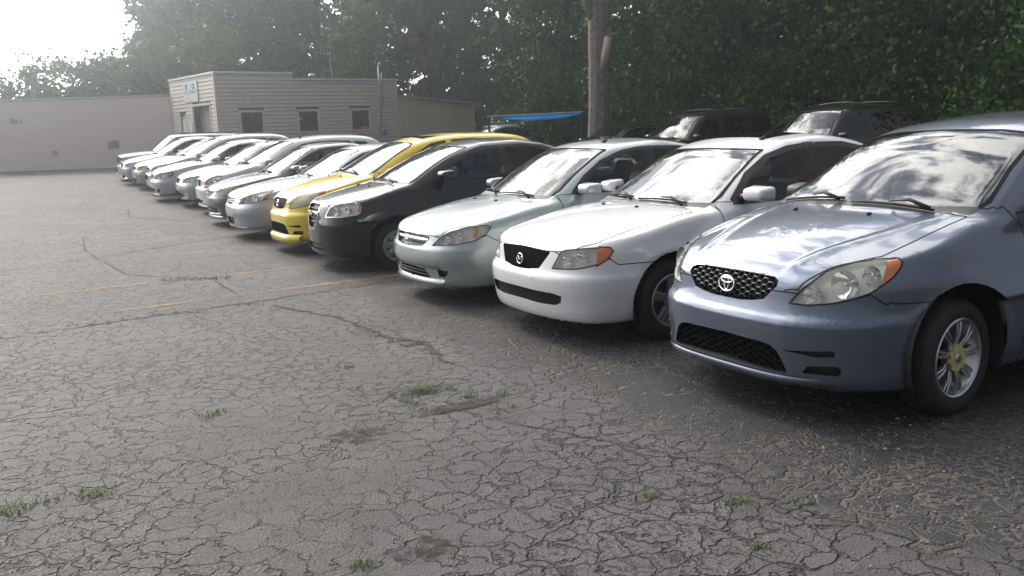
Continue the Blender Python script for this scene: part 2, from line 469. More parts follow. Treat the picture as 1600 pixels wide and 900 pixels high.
MATRIX = CarShape(L=4.35, zb=.19, wheel_r=.312, wheel_w=.21, ax=.87, wb=2.60, track=.765, arch=.378, arch_z=.342, flare=.012,
    ribs=[([(.0, .33), (.3, .40), (.7, .53), (1.15, .62)], [(.05, .0), (.2, .010), (.8, .012), (1.1, .004)], .035)],
    w=[(0, .80), (.3, .855), (.87, .882), (2.1, .885), (3.4, .885), (4.1, .84), (4.35, .78)],
    zp=[(.12, -.08), (.22, -.035), (.34, -.008), (.5, 0), (.68, 0), (.82, -.02), (.95, -.06), (1.1, -.13)],
    zc=[(-.1, .66), (.04, .755), (.12, .80), (.3, .88), (.6, .965), (.9, 1.025), (1.15, 1.06), (1.7, 1.06), (4.0, 1.09), (4.35, 1.05)],
    cr=[(0, .05), (.4, .10), (1.15, .06), (4, .06)],
    nx=[(.1, .15), (.19, .06), (.26, .02), (.34, .012), (.46, .002), (.535, .0), (.556, .008), (.585, .036), (.64, .052), (.72, .065), (.82, .14)],
    pl=[(0, 0), (.25, .006), (.42, .03), (.56, .09), (.68, .18), (.77, .31), (.84, .5), (.95, 1.0)],
    rx=[(.15, 4.22), (.3, 4.32), (.55, 4.35), (.8, 4.32), (1.0, 4.28), (1.2, 4.2)],
    ws=[(.95, .88), (1.05, 1.03), (1.2, 1.31), (1.35, 1.60), (1.49, 1.90), (1.58, 2.13)], wc=.13,
    roof=[(1.6, 1.42), (1.95, 1.505), (2.3, 1.555), (2.8, 1.588), (3.3, 1.58), (3.8, 1.535), (4.2, 1.46)],
    rg=[(.9, 4.40), (1.05, 4.33), (1.25, 4.2), (1.45, 4.02), (1.55, 3.9)],
    yb=[(1.0, .785), (1.6, .805), (2.3, .815), (3.2, .80), (3.9, .74), (4.3, .68)], tumble=.40, zbelt=1.02, k=dict(ft=.036))
PROTEGE = CarShape(L=4.42, zb=.18, wheel_r=.30, wheel_w=.195, ax=.87, wb=2.61, track=.735, arch=.362, arch_z=.312, flare=.014,
    w=[(0, .77), (.3, .82), (.87, .846), (2.2, .852), (3.6, .845), (4.2, .80), (4.42, .75)],
    zc=[(-.1, .60), (.02, .685), (.09, .73), (.3, .815), (.6, .885), (.9, .935), (1.15, .962), (1.7, .975), (3.4, 1.02), (3.7, 1.03), (4.2, 1.03), (4.42, 1.0)],
    cr=[(0, .04), (.35, .085), (1.2, .06), (4, .06)],
    pl=[(0, 0), (.2, .006), (.4, .033), (.55, .078), (.68, .16), (.77, .29), (.84, .50), (.95, 1.1)],
    ws=[(.88, 1.04), (.955, 1.17), (1.2, 1.60), (1.375, 1.915), (1.45, 2.08), (1.52, 2.3)], wc=.13,
    roof=[(1.6, 1.32), (1.95, 1.405), (2.3, 1.465), (2.7, 1.487), (3.1, 1.47), (3.5, 1.40), (4.0, 1.25)],
    rg=[(.95, 4.05), (1.06, 3.85), (1.24, 3.52), (1.38, 3.25), (1.47, 2.9)],
    yb=[(1.0, .765), (1.6, .785), (2.3, .795), (3.2, .775), (3.8, .70), (4.1, .64)], tumble=.40, zbelt=.98, k=dict(ft=.036),
    nx=[(.1, .16), (.17, .07), (.24, .035), (.34, .018), (.44, .002), (.50, .0), (.522, .008), (.555, .034), (.62, .05), (.70, .07), (.8, .16)])
CIVIC = CarShape(L=4.45, zb=.18, wheel_r=.30, wheel_w=.19, ax=.88, wb=2.62, track=.74, arch=.355, arch_z=.31, flare=.012,
    zc=[(-.1, .58), (.02, .66), (.09, .70), (.3, .79), (.6, .865), (.9, .915), (1.1, .94), (1.7, .96), (3.4, 1.01), (3.7, 1.03), (4.2, 1.03), (4.45, 1.0)],
    cr=[(0, .04), (.35, .085), (1.2, .06), (4, .06)],
    ws=[(.86, .93), (.935, 1.06), (1.2, 1.52), (1.385, 1.86), (1.46, 2.03), (1.52, 2.25)], wc=.13,
    roof=[(1.6, 1.345), (1.95, 1.42), (2.3, 1.46), (2.7, 1.47), (3.1, 1.445), (3.5, 1.37), (4.0, 1.22)],
    rg=[(.95, 4.05), (1.06, 3.85), (1.24, 3.52), (1.36, 3.25), (1.44, 2.9)],
    yb=[(1.0, .765), (1.6, .785), (2.3, .795), (3.2, .775), (3.8, .70), (4.1, .64)], tumble=.40, zbelt=.96,
    front=[(0, .56, .235, .362, .03, .02, .028)])
AVEO = CarShape(L=4.31, zb=.18, wheel_r=.29, wheel_w=.185, ax=.81, wb=2.48, track=.735, arch=.35, arch_z=.31, flare=.014,
    w=[(0, .78), (.3, .83), (.8, .850), (2.2, .852), (3.5, .845), (4.1, .80), (4.31, .75)],
    zc=[(-.1, .68), (.0, .76), (.06, .80), (.25, .875), (.5, .94), (.8, 1.0), (1.0, 1.03), (1.6, 1.03), (3.4, 1.07), (3.7, 1.09), (4.1, 1.09), (4.31, 1.05)],
    cr=[(0, .06), (.35, .11), (1.1, .06), (4, .06)],
    nx=[(.1, .12), (.17, .05), (.24, .02), (.34, .01), (.44, .0), (.54, .0), (.62, .012), (.72, .03), (.80, .06), (.9, .14)],
    pl=[(0, 0), (.2, .01), (.4, .05), (.55, .11), (.68, .21), (.77, .34), (.84, .55), (.95, 1.1)],
    rx=[(.15, 4.16), (.3, 4.28), (.55, 4.31), (.8, 4.27), (1.0, 4.2), (1.2, 4.06)],
    ws=[(.95, .78), (1.03, .93), (1.2, 1.25), (1.36, 1.60), (1.44, 1.82), (1.52, 2.1)], wc=.13,
    roof=[(1.5, 1.38), (1.8, 1.445), (2.2, 1.495), (2.6, 1.507), (3.0, 1.49), (3.4, 1.42), (3.9, 1.27)],
    rg=[(1.0, 3.92), (1.1, 3.75), (1.28, 3.42), (1.4, 3.15), (1.48, 2.85)],
    yb=[(1.0, .765), (1.6, .785), (2.3, .795), (3.2, .775), (3.8, .70), (4.1, .64)], tumble=.38, zbelt=1.02)
ACCORD = CarShape(L=4.81, zb=.18, wheel_r=.315, wheel_w=.20, ax=.95, wb=2.74, track=.775, arch=.365, arch_z=.32, flare=.012,
    w=[(0, .82), (.3, .87), (.95, .902), (2.4, .907), (3.8, .90), (4.5, .85), (4.81, .80)],
    zc=[(-.1, .60), (.02, .675), (.10, .725), (.3, .80), (.6, .87), (.95, .925), (1.25, .955), (1.8, .97), (3.6, 1.02), (4.0, 1.05), (4.5, 1.05), (4.81, 1.02)],
    cr=[(0, .05), (.4, .10), (1.25, .065), (4.5, .06)],
    pl=[(0, 0), (.2, .006), (.42, .036), (.58, .09), (.72, .185), (.82, .32), (.89, .52), (1.0, 1.1)],
    rx=[(.15, 4.66), (.3, 4.78), (.55, 4.81), (.8, 4.77), (1.0, 4.70), (1.2, 4.56)],
    ws=[(.88, 1.10), (.96, 1.24), (1.2, 1.68), (1.36, 1.99), (1.43, 2.16), (1.5, 2.4)], wc=.13,
    roof=[(1.7, 1.32), (2.05, 1.39), (2.5, 1.445), (2.9, 1.455), (3.3, 1.435), (3.7, 1.37), (4.2, 1.22)],
    rg=[(.95, 4.30), (1.08, 4.10), (1.24, 3.78), (1.36, 3.5), (1.44, 3.1)],
    yb=[(1.0, .80), (1.7, .825), (2.5, .835), (3.4, .815), (4.0, .74), (4.4, .68)], tumble=.42, zbelt=.97)
SUV = CarShape(L=4.50, zb=.24, wheel_r=.36, wheel_w=.225, ax=.84, wb=2.65, track=.76, arch=.42, arch_z=.37, flare=.02,
    w=[(0, .82), (.25, .86), (.9, .885), (2.2, .89), (3.6, .885), (4.3, .86), (4.5, .83)],
    zp=[(.2, -.06), (.3, -.02), (.5, 0), (.85, 0), (1.0, -.02), (1.15, -.06)],
    zc=[(-.1, .86), (.02, .93), (.10, .975), (.3, 1.02), (.6, 1.06), (.95, 1.09), (1.2, 1.10), (4.4, 1.12)],
    cr=[(0, .04), (.4, .06), (1.2, .05), (4, .05)],
    nx=[(.2, .10), (.26, .03), (.36, .0), (.55, .0), (.6, .03), (.66, .05), (.9, .06), (1.0, .1)],
    pl=[(0, 0), (.3, .008), (.55, .04), (.72, .10), (.8, .2), (.87, .42), (.95, .9)],
    rx=[(.2, 4.44), (.4, 4.5), (.8, 4.5), (1.1, 4.47), (1.3, 4.45)],
    ws=[(1.0, 1.02), (1.09, 1.14), (1.3, 1.36), (1.5, 1.58), (1.64, 1.75), (1.72, 1.9)], wc=.10,
    roof=[(1.5, 1.63), (1.75, 1.685), (2.2, 1.72), (3.0, 1.73), (3.8, 1.71), (4.4, 1.66)], rc=.035,
    rg=[(1.0, 4.50), (1.2, 4.45), (1.5, 4.34), (1.68, 4.24)], rgc=.06,
    yb=[(1.0, .82), (1.6, .835), (2.3, .84), (3.4, .835), (4.2, .80)], tumble=.26, zbelt=1.08)
D45 = .70710678
PROJ = dict(front=((0, 1, 0), (0, 0, 1)), side=((1, 0, 0), (0, 0, 1)), top=((1, 0, 0), (0, 1, 0)), diag=((D45, D45, 0), (0, 0, 1)))
def in_poly(u, v, poly):
    c = np.zeros(len(u), bool); n = len(poly)
    for i in range(n):
        x0, y0 = poly[i]; x1, y1 = poly[(i + 1) % n]
        if y0 == y1: continue
        m = ((y0 > v) != (y1 > v)) & (u < (x1 - x0) * (v - y0) / (y1 - y0) + x0)
        c ^= m
    return c
def circle_poly(cx, cz, r, n=28): return [(cx + r * math.cos(2 * math.pi * i / n), cz + r * math.sin(2 * math.pi * i / n)) for i in range(n)]
class Reg:
    """a panel outline: name, projection, half outline (in x, |y|, z), condition on centres q=(x,|y|,z) and normals n=(nx,n|y|,nz)"""
    def __init__(s, name, proj, poly, cond=None, pair=False, mat=None, rib=None):
        s.name, s.proj, s.poly, s.cond, s.pair, s.mat, s.rib = name, proj, poly, cond, pair, mat, rib
def face_means(V, FL):
    ln = np.array([len(q) for q in FL]); st = np.concatenate([[0], np.cumsum(ln)[:-1]])
    fl = np.fromiter((i for q in FL for i in q), int, int(ln.sum()))
    return np.add.reduceat(V[fl], st, 0) / ln[:, None]
def cut_body(shape, regs, h):
    v, f = shape.nets(h)
    CE = v[f].mean(1); NO = shape.normals(CE)
    keep = ~((NO[:, 2] < -.75) & (CE[:, 2] < shape.P['zb'] + .04) & (np.abs(CE[:, 1]) < .62))     # open underside
    f = f[keep]; CE = CE[keep]; NO = NO[keep]
    VL = v.tolist(); FL = f.tolist(); split = {}
    for rg in regs:
        a0, b0 = (np.array(q) for q in PROJ[rg.proj])
        P = rg.poly; n = len(P)
        sg_ = np.where(CE[:, 1] >= 0, 1, -1)
        Q = CE.copy(); Q[:, 1] *= sg_
        U, W = Q @ a0, Q @ b0
        near = np.zeros(len(U), bool)
        for i in range(n):
            p, q = P[i], P[(i + 1) % n]; dx, dy = q[0] - p[0], q[1] - p[1]; l = math.hypot(dx, dy)
            if l < 1e-6: continue
            t = ((U - p[0]) * dx + (W - p[1]) * dy) / l
            near |= (t > -h) & (t < l + h) & (np.abs((U - p[0]) * dy - (W - p[1]) * dx) / l < 2.2 * h)
        cand = {1: [], -1: []}
        for i in np.nonzero(near)[0]:
            if rg.cond is None or rg.cond(tuple(Q[i]), (NO[i, 0], NO[i, 1] * sg_[i], NO[i, 2]), 1.8 * h): cand[sg_[i]].append(i)
        newc = []; base = len(FL)
        for s in (1, -1):
            ax, ay_, az = a0[0], a0[1] * s, a0[2]; bx, by_, bz = b0[0], b0[1] * s, b0[2]
            cs = [(i, U[i], W[i]) for i in cand[s]]
            for i in range(n):
                p, q = P[i], P[(i + 1) % n]
                if rg.proj in ('front', 'diag') and p[0] <= 1e-6 and q[0] <= 1e-6: continue
                if rg.proj == 'top' and p[1] <= 1e-6 and q[1] <= 1e-6: continue
                dx, dy = q[0] - p[0], q[1] - p[1]; l = math.hypot(dx, dy)
                if l < 1e-6: continue
                dx /= l; dy /= l; add = []
                for (k, u, w) in cs:
                    t = (u - p[0]) * dx + (w - p[1]) * dy
                    if not (-h * .9 < t < l + h * .9) or abs((u - p[0]) * dy - (w - p[1]) * dx) > 1.6 * h: continue
                    fc = FL[k]; D = []
                    for j in fc:
                        c = VL[j]; d = (c[0] * ax + c[1] * ay_ + c[2] * az - p[0]) * dy - (c[0] * bx + c[1] * by_ + c[2] * bz - p[1]) * dx
                        D.append(0.0 if abs(d) < 4e-4 else d)
                    if not (max(D) > 0 and min(D) < 0): continue
                    A_, B_ = [], []; m = len(fc)
                    for j in range(m):
                        i0, i1, d0, d1 = fc[j], fc[(j + 1) % m], D[j], D[(j + 1) % m]
                        if d0 >= 0: A_.append(i0)
                        if d0 <= 0: B_.append(i0)
                        if d0 * d1 < 0:
                            key = (i0, i1) if i0 < i1 else (i1, i0)
                            r = split.get(key)
                            if r is None:
                                tt = d0 / (d0 - d1); c0, c1 = VL[i0], VL[i1]
                                VL.append([c0[0] + (c1[0] - c0[0]) * tt, c0[1] + (c1[1] - c0[1]) * tt, c0[2] + (c1[2] - c0[2]) * tt]); r = split[key] = len(VL) - 1
                            A_.append(r); B_.append(r)
                    if len(A_) < 3 or len(B_) < 3: continue
                    FL[k] = A_; FL.append(B_)
                    c = [sum(VL[j][e] for j in B_) / len(B_) for e in range(3)]; newc.append(c)
                    add.append((len(FL) - 1, c[0] * ax + c[1] * ay_ + c[2] * az, c[0] * bx + c[1] * by_ + c[2] * bz))
                cs += add
        if newc:
            nc = np.array(newc); CE = np.concatenate([CE, nc]); NO = np.concatenate([NO, shape.normals(nc)])
    if split:                                            # neighbours take up the new corner points too
        hot = {i for k in split for i in k}
        for k, fc in enumerate(FL):
            if not any(i in hot for i in fc): continue
            ch = True
            while ch:
                ch = False; o = []; m = len(fc)
                for j in range(m):
                    i0, i1 = fc[j], fc[(j + 1) % m]; o.append(i0)
                    r = split.get((i0, i1) if i0 < i1 else (i1, i0))
                    if r is not None and r not in fc: o.append(r); ch = True
                fc = o
            FL[k] = fc
    V = np.array(VL)
    V = shape.project(V, 3, .006)
    NV = shape.normals(V)
    C = face_means(V, FL); NF = shape.normals(C)
    sy = np.where(C[:, 1] >= 0, 1, -1)
    Q = C.copy(); Q[:, 1] = np.abs(Q[:, 1]); NQ = NF.copy(); NQ[:, 1] *= sy
    rid = np.zeros(len(FL), int)
    for k, rg in enumerate(regs):
        a, b = (np.array(q) for q in PROJ[rg.proj])
        m = in_poly(Q @ a, Q @ b, rg.poly) & (rid == 0)
        if rg.cond is not None:
            for i in np.nonzero(m)[0]:
                if not rg.cond(tuple(Q[i]), tuple(NQ[i]), 0.0): m[i] = False
        rid[m] = k + 1
    return V, NV, FL, rid, sy
def submesh(V, NV, FL, sel):
    used = sorted({i for k in sel for i in FL[k]}); mp = {j: i for i, j in enumerate(used)}
    return V[used], NV[used], [[mp[i] for i in FL[k]] for k in sel]
def boundary(faces):
    cnt = {}
    for f in faces:
        for i in range(len(f)):
            e = (f[i], f[(i + 1) % len(f)]); k = (min(e), max(e)); cnt.setdefault(k, []).append(e)
    return [v[0] for v in cnt.values() if len(v) == 1]
def ribbon(V, NV, edges, width, lift):
    """a flat strip centred on a set of mesh edges (shut lines, rubber seals)"""
    adj = {}
    for a, b in edges: adj.setdefault(a, []).append(b); adj.setdefault(b, []).append(a)
    bi = {}
    for p, ns in adj.items():
        n = NV[p]
        if len(ns) >= 2: t = V[ns[0]] - V[ns[1]]
        else: t = V[ns[0]] - V[p]
        w = np.cross(n, t); l = np.linalg.norm(w)
        bi[p] = w / l if l > 1e-9 else None
    vs, ns_, fs = [], [], []
    for a, b in edges:
        if bi[a] is None or bi[b] is None: continue
        wa, wb = bi[a], bi[b]
        t = V[b] - V[a]
        ref = np.cross(NV[a], t)
        if wa @ ref < 0: wa = -wa
        if wb @ ref < 0: wb = -wb
        i = len(vs)
        for p, w, sgn in ((a, wa, -1), (b, wb, -1), (b, wb, 1), (a, wa, 1)):
            vs.append(V[p] + w * sgn * width / 2 + NV[p] * lift); ns_.append(NV[p])
        fs.append([i, i + 1, i + 2, i + 3])
    return vs, ns_, fs
def pocket(v, nv, f, depth, direction=None, shrink=.0):
    """a recess behind a region: its back copy pushed in, joined by walls"""
    d = -nv * depth if direction is None else np.tile(np.asarray(direction, float) * depth, (len(v), 1))
    n = len(v); vv = np.concatenate([v, v + d]); ff = [[i + n for i in q] for q in f]
    for a, b in boundary(f): ff.append([b, a, a + n, b + n])
    return vv, ff
# ------------------------------------------------------------------ wheels, seats and other fittings (mesh data shared by all cars)
WHEELS = {}
def tyre_mesh(r, w, rim_r):
    p = [(rim_r - .012, -w * .40), (rim_r + .006, -w * .47), (rim_r + (r - rim_r) * .35, -w * .52), (rim_r + (r - rim_r) * .72, -w * .50), (r - .012, -w * .43), (r - .002, -w * .36),
         (r, -w * .18), (r - .007, -w * .17), (r - .007, -w * .14), (r + .001, -w * .13), (r + .001, w * .13), (r - .007, w * .14), (r - .007, w * .17), (r, w * .18),
         (r - .002, w * .36), (r - .012, w * .43), (rim_r + (r - rim_r) * .72, w * .50), (rim_r + (r - rim_r) * .35, w * .52), (rim_r + .006, w * .47), (rim_r - .012, w * .40)]
    return MB().lathe(p, 'y', 48).mesh('tyre', 'tyre', smooth=True, autosmooth=40)
def spoke_blade(mb, a, r0, r1, w0, w1, y0, y1, th=.018):
    """one spoke lying along angle a, outer face at y (negative is outward)"""
    ca, sa = math.cos(a), math.sin(a); v = []
    for (r, w, y) in ((r0, w0, y0), ((r0 + r1) / 2, (w0 + w1) / 2, min(y0, y1) - .006), (r1, w1, y1)):
        for (o, yy) in ((-w / 2, y + th * .35), (-w * .3, y), (w * .3, y), (w / 2, y + th * .35), (w / 2, y + th * 2), (-w / 2, y + th * 2)):
            v.append((ca * r - sa * o, yy, sa * r + ca * o))
    f = []
    for k in range(2):
        for j in range(6): f.append((k * 6 + j, k * 6 + (j + 1) % 6, k * 6 + 6 + (j + 1) % 6, k * 6 + 6 + j))
    f += [tuple(range(5, -1, -1)), tuple(range(12, 18))]
    mb.add(v, f)
def wheel_meshes(kind, r, w):
    key = (kind, r, w)
    if key in WHEELS: return WHEELS[key]
    rim_r = r * {'twin': .685, 'five': .66, 'cap': .63, 'far': .64}[kind]
    t = tyre_mesh(r, w, rim_r)
    yo = -w * .44
    mb = MB()
    mb.lathe([(rim_r + .004, yo - .004), (rim_r - .004, yo - .010), (rim_r - .014, yo - .004), (rim_r - .02, yo + .02), (rim_r - .05, yo + .05), (rim_r - .05, w * .40)], 'y', 48)
    if kind == 'twin':
        for i in range(9):
            a = 2 * math.pi * i / 9 + .2
            for d in (-.085, .085):
                spoke_blade(mb, a + d, .055, rim_r - .012, .020, .017, yo + .022, yo + .008, .012)
        mb.lathe([(.075, yo + .05), (.075, yo + .012), (.06, yo + .010)], 'y', 24)
    elif kind == 'five':
        for i in range(5):
            a = 2 * math.pi * i / 5 + .3
            for d in (-.15, .15):
                spoke_blade(mb, a + d * .8, .05, rim_r - .012, .05, .036, yo + .022, yo + .010, .014)
        mb.lathe([(.07, yo + .05), (.07, yo + .014), (.0, yo + .010)], 'y', 24)
    else:
        n = 7
        for i in range(n):
            a = 2 * math.pi * i / n
            spoke_blade(mb, a, .04, rim_r - .012, .062, .085, yo + .006, yo + .010, .012)
        mb.lathe([(rim_r - .012, yo + .004), (rim_r - .035, yo + .002)], 'y', 40)
        mb.lathe([(.075, yo + .02), (.07, yo), (.0, yo - .006)], 'y', 24)
    rim = mb.mesh('rim', 'alloy' if kind == 'twin' else 'wheel_silver', smooth=True, autosmooth=35)
    disc = MB().lathe([(rim_r - .052, yo + .07), (.13, yo + .07), (.04, yo + .065), (0, yo + .065)], 'y', 28).mesh('brake_disc', 'brake', smooth=True)
    cap = None
    if kind == 'twin':
        c = MB(); poly = []
        for j in range(48):
            th = 2 * math.pi * j / 48; rr = .071 + .006 * math.cos(9 * th)
            poly.append((rr * math.cos(th), rr * math.sin(th)))
        c.prism(poly, yo - .002, yo + .02, axis=1)
        cap = (c.mesh('centre_cap', 'yellowed_cap'), MB().lathe([(.024, yo + .0), (.024, yo - .007), (.018, yo - .009), (.0, yo - .007)], 'y', 20).mesh('cap_badge', 'satin_metal', smooth=True))
    WHEELS[key] = (t, rim, disc, cap)
    return WHEELS[key]
def add_wheel(parent, kind, r, w, loc, side, steer=0.0, spin=0.0):
    e = empty('wheel', loc); e.parent = parent
    e.rotation_euler = (0, spin * side, steer + (0 if side < 0 else math.pi))
    t, rim, disc, cap = wheel_meshes(kind, r, w)
    link_mesh('tyre', t, e); link_mesh('rim', rim, e); link_mesh('brake_disc', disc, e)
    if cap: link_mesh('centre_cap', cap[0], e); link_mesh('cap_badge', cap[1], e)
FIT = {}
def rounded_box(c, d, r, M=None):
    bm = bmesh.new(); bmesh.ops.create_cube(bm, size=1)
    bmesh.ops.scale(bm, vec=d, verts=bm.verts)
    bmesh.ops.bevel(bm, geom=bm.edges[:], offset=r, segments=3, affect='EDGES', profile=.5)
    v = [Vector(q.co) for q in bm.verts]; bm.verts.index_update(); f = [[q.index for q in fc.verts] for fc in bm.faces]; bm.free()
    if M is not None: v = [M @ q for q in v]
    return [q + Vector(c) for q in v], f
def fit_mesh(key, mat, pieces):
    k = (key, mat)
    if k not in FIT:
        mb = MB()
        for p in pieces: mb.add(*p)
        FIT[k] = mb.mesh(key, mat, smooth=True, autosmooth=50)
    return FIT[k]
def add_interior(car, S, tall=0.0, mat='seat_fabric', detail=True):
    P = S.P; xw = float(S.ws(P['zbelt'] + .03)); zb = P['zbelt'] + tall
    Rb = Matrix.Rotation(rad(18), 3, 'Y')
    seat = [rounded_box((0, 0, .0), (.48, .46, .14), .05), rounded_box((.30, 0, .30), (.12, .46, .58), .05, None)]
    seat[1] = rounded_box((.29, 0, .30), (.12, .46, .60), .05, Rb); 
    head = [rounded_box((.40, 0, .70), (.09, .25, .17), .04, Rb)]
    ms, mh = fit_mesh('seat', mat, seat), fit_mesh('headrest', mat, head)
    for s in (-1, 1):
        for xs_ in ((xw + .78, xw + 1.62) if detail else (xw + .78,)):
            o = link_mesh('seat', ms, car); o.location = (xs_, s * .36, zb - .50); link_mesh('headrest', mh, o)
    zm = float(S.roof(np.array([2.0]))[0]) - .10; xm = float(S.ws(np.array([zm]))[0]) + .09
    v, f = rounded_box((xm, 0, zm), (.03, .24, .065), .012); MB().add(v, f).obj('rear_view_mirror', 'interior', car, smooth=True)
    d = MB().prism([(xw + .02, zb - .03), (xw + .34, zb + .015), (xw + .50, zb - .02), (xw + .50, zb - .22), (xw + .40, zb - .45), (xw + .02, zb - .45)], -.66, .66, axis=1)
    d.obj('dashboard', 'interior', car, bevel=.02)
    fl = MB().box((P['L'] * .5 + .2, 0, .27), (2.5, 1.3, .04)); fl.obj('cabin_floor', 'interior', car)
    st = MB(); cx, cz = xw + .58, zb - .04
    pts = []
    for j in range(25):
        th = 2 * math.pi * j / 24; pts.append((cx + .18 * math.sin(th) * .42, -.36 + .18 * math.cos(th), cz + .18 * math.sin(th) * .90))
    st.tube(pts, .014, 6, cap=False); st.box((cx + .0, -.36, cz), (.04, .30, .05)); st.obj('steering_wheel', 'interior', car, smooth=True)
def mirror_mesh(key, mat, d=(.16, .20, .125), glassy=False):
    k = ('mirror', key)
    if k not in FIT:
        bm = bmesh.new(); bmesh.ops.create_cube(bm, size=1)
        for v in bm.verts:
            v.co.x *= d[0]; v.co.y *= d[1]; v.co.z *= d[2]
            if v.co.x < 0: v.co.y *= .80; v.co.z *= .66          # nose narrower than the glass end
            if v.co.y > 0: v.co.z *= .88
        bmesh.ops.bevel(bm, geom=bm.edges[:], offset=.034, segments=4, affect='EDGES', profile=.5)
        me = bpy.data.meshes.new('mirror_shell'); bm.to_mesh(me); bm.free()
        me.materials.append(MATS[mat]); me.polygons.foreach_set('use_smooth', np.ones(len(me.polygons), bool)); FIT[k] = me
    return FIT[k]
def surf_frame(S, x, y, off=0.0, top=True):
    """point and axes on the body seen from above"""
    p = S.hit((x, y, 2.2), (0, 0, -1), .3, 1.9, 130); n = S.normals(p[None])[0]
    return Vector(p) + Vector(n) * off, Vector(n)
def text_mesh(txt, size, mat):
    cu = bpy.data.curves.new('lettering', 'FONT'); cu.body = txt; cu.size = size; cu.align_x = 'CENTER'; cu.align_y = 'CENTER'; cu.extrude = .0004
    o = bpy.data.objects.new('lettering', cu); COL.objects.link(o)
    bpy.context.view_layer.update()
    me = bpy.data.meshes.new_from_object(o.evaluated_get(bpy.context.evaluated_depsgraph_get()))
    bpy.data.objects.remove(o); bpy.data.curves.remove(cu)
    me.materials.clear(); me.materials.append(MATS[mat]); me.name = 'lettering'
    return me
def frame_matrix(p, n, right):
    n = Vector(n).normalized(); r = Vector(right); r = (r - n * r.dot(n)).normalized(); u = n.cross(r)
    return Matrix(((r.x, u.x, n.x, p[0]), (r.y, u.y, n.y, p[1]), (r.z, u.z, n.z, p[2]), (0, 0, 0, 1)))
def add_sticker(glass_obj, S, x, y, w=.20, h=.095, text=True):
    p, n = surf_frame(S, x, y, -.006)
    M = frame_matrix(p, n, (0, -1, 0))
    mb = MB(); poly = []
    for (a, b) in ((-.5, -.5), (.5, -.5), (.5, .05), (.38, .33), (.16, .5), (-.16, .5), (-.38, .33), (-.5, .05)): poly.append((a * w, b * h))
    mb.prism(poly, -.001, .0)
    o = mb.obj('sticker', 'sticker_paper', glass_obj); o.matrix_local = M
    if text:
        key = 'stk'
        if key not in FIT: FIT[key] = [text_mesh('AS', .024, 'ink'), text_mesh('ADVERTISED', .026, 'ink')]
        a, b = FIT[key]
        for me, dz in ((a, .008), (b, -.020)):
            t = link_mesh('lettering', me, glass_obj); t.matrix_local = M @ Matrix.Translation((0, dz, .0012))
        c = MB().lathe([(.0, .0), (.009, .0)], 'z', 12).obj('sticker_mark', 'ink', glass_obj); c.matrix_local = M @ Matrix.Translation((0, .033, .0012))
def add_wipers(car, S, specs, k=7):
    """specs: (pivot x, y) -> blade ends on the glass (x, y)"""
    for (px, py), (ax, ay), (bx, by) in specs:
        w = empty('wiper', (0, 0, 0)); w.parent = car
        P0, n0 = surf_frame(S, px, py, .02); A, na = surf_frame(S, ax, ay, .018); B, nb = surf_frame(S, bx, by, .018)
        mid = (A + B) / 2 + (na + nb) * .012
        MB().tube([P0, (P0 + mid) / 2 + n0 * .03, mid], [.013, .011, .007], 6).obj('wiper_arm', 'black_plastic', w, smooth=True)
        m = MB(); pts = []
        for i in range(k):
            t = i / (k - 1); q = A.lerp(B, t); s_, n_ = surf_frame(S, q.x, q.y, .012); pts.append(s_)
        m.tube(pts, .008, 6); m.obj('wiper_blade', 'black_rubber', w, smooth=True)
def add_nozzles(car, S, pts):
    for (x, y) in pts:
        p, n = surf_frame(S, x, y, .0)
        v, f = rounded_box((0, 0, .006), (.030, .022, .018), .006)
        o = MB().add(v, f).obj('washer_nozzle', 'black_plastic', car, smooth=True); o.location = p
def ellipse_ring(mb, a, b, r, M, n=28, cx=0, cy=0, part=(0, 1)):
    pts = []
    for i in range(n + 1):
        th = 2 * math.pi * (part[0] + (part[1] - part[0]) * i / n); pts.append(M @ Vector((cx + a * math.cos(th), cy + b * math.sin(th), 0)))
    mb.tube(pts, r, 6, cap=part != (0, 1))
def emblem_obj(kind, M, parent, k=1.0):
    mb = MB(); I = M
    def bar(x0, y0, x1, y1, r): mb.tube([I @ Vector((x0, y0, 0)), I @ Vector((x1, y1, 0))], r, 6)
    mat = 'chrome'
    if kind == 'ovals':
        ellipse_ring(mb, .060 * k, .043 * k, .0052 * k, I)
        ellipse_ring(mb, .042 * k, .0135 * k, .0045 * k, I, cy=.019 * k)
        ellipse_ring(mb, .0165 * k, .0345 * k, .0045 * k, I, cy=.0)
    elif kind == 'wings':
        ellipse_ring(mb, .046 * k, .040 * k, .0050 * k, I)
        for s in (-1, 1):
            mb.tube([I @ Vector(q) for q in ((s * .040 * k, .018 * k, 0), (s * .022 * k, .014 * k, 0), (s * .008 * k, -.006 * k, 0), (0, -.012 * k, 0))], .0048 * k, 6)
    elif kind == 'letter_h':
        for s in (-1, 1): bar(s * .020 * k, -.030 * k, s * .027 * k, .032 * k, .0075 * k)
        bar(-.018 * k, -.002 * k, .018 * k, -.002 * k, .0065 * k)
        pts = [(-.038, .040), (.038, .040), (.040, .01), (.030, -.038), (-.030, -.038), (-.040, .01), (-.038, .040)]
        mb.tube([I @ Vector((a * k, b * k, 0)) for a, b in pts], .0034 * k, 6, cap=False)
    elif kind == 'bowtie':
        poly = [(-.078, -.012), (-.066, .020), (-.026, .020), (-.026, .034), (.034, .034), (.030, .020), (.078, .012), (.066, -.020), (.026, -.020), (.026, -.034), (-.034, -.034), (-.030, -.020)]
        b2 = MB().prism([(a * k, c * k) for a, c in poly], -.004, .008); mb.add([I @ Vector(p) for p in b2.v], b2.f); mat = 'badge_gold'
    elif kind == 'bar':
        bar(-.05 * k, 0, .05 * k, 0, .010 * k)
    return mb.obj('emblem', mat, parent, smooth=(kind != 'bowtie'))
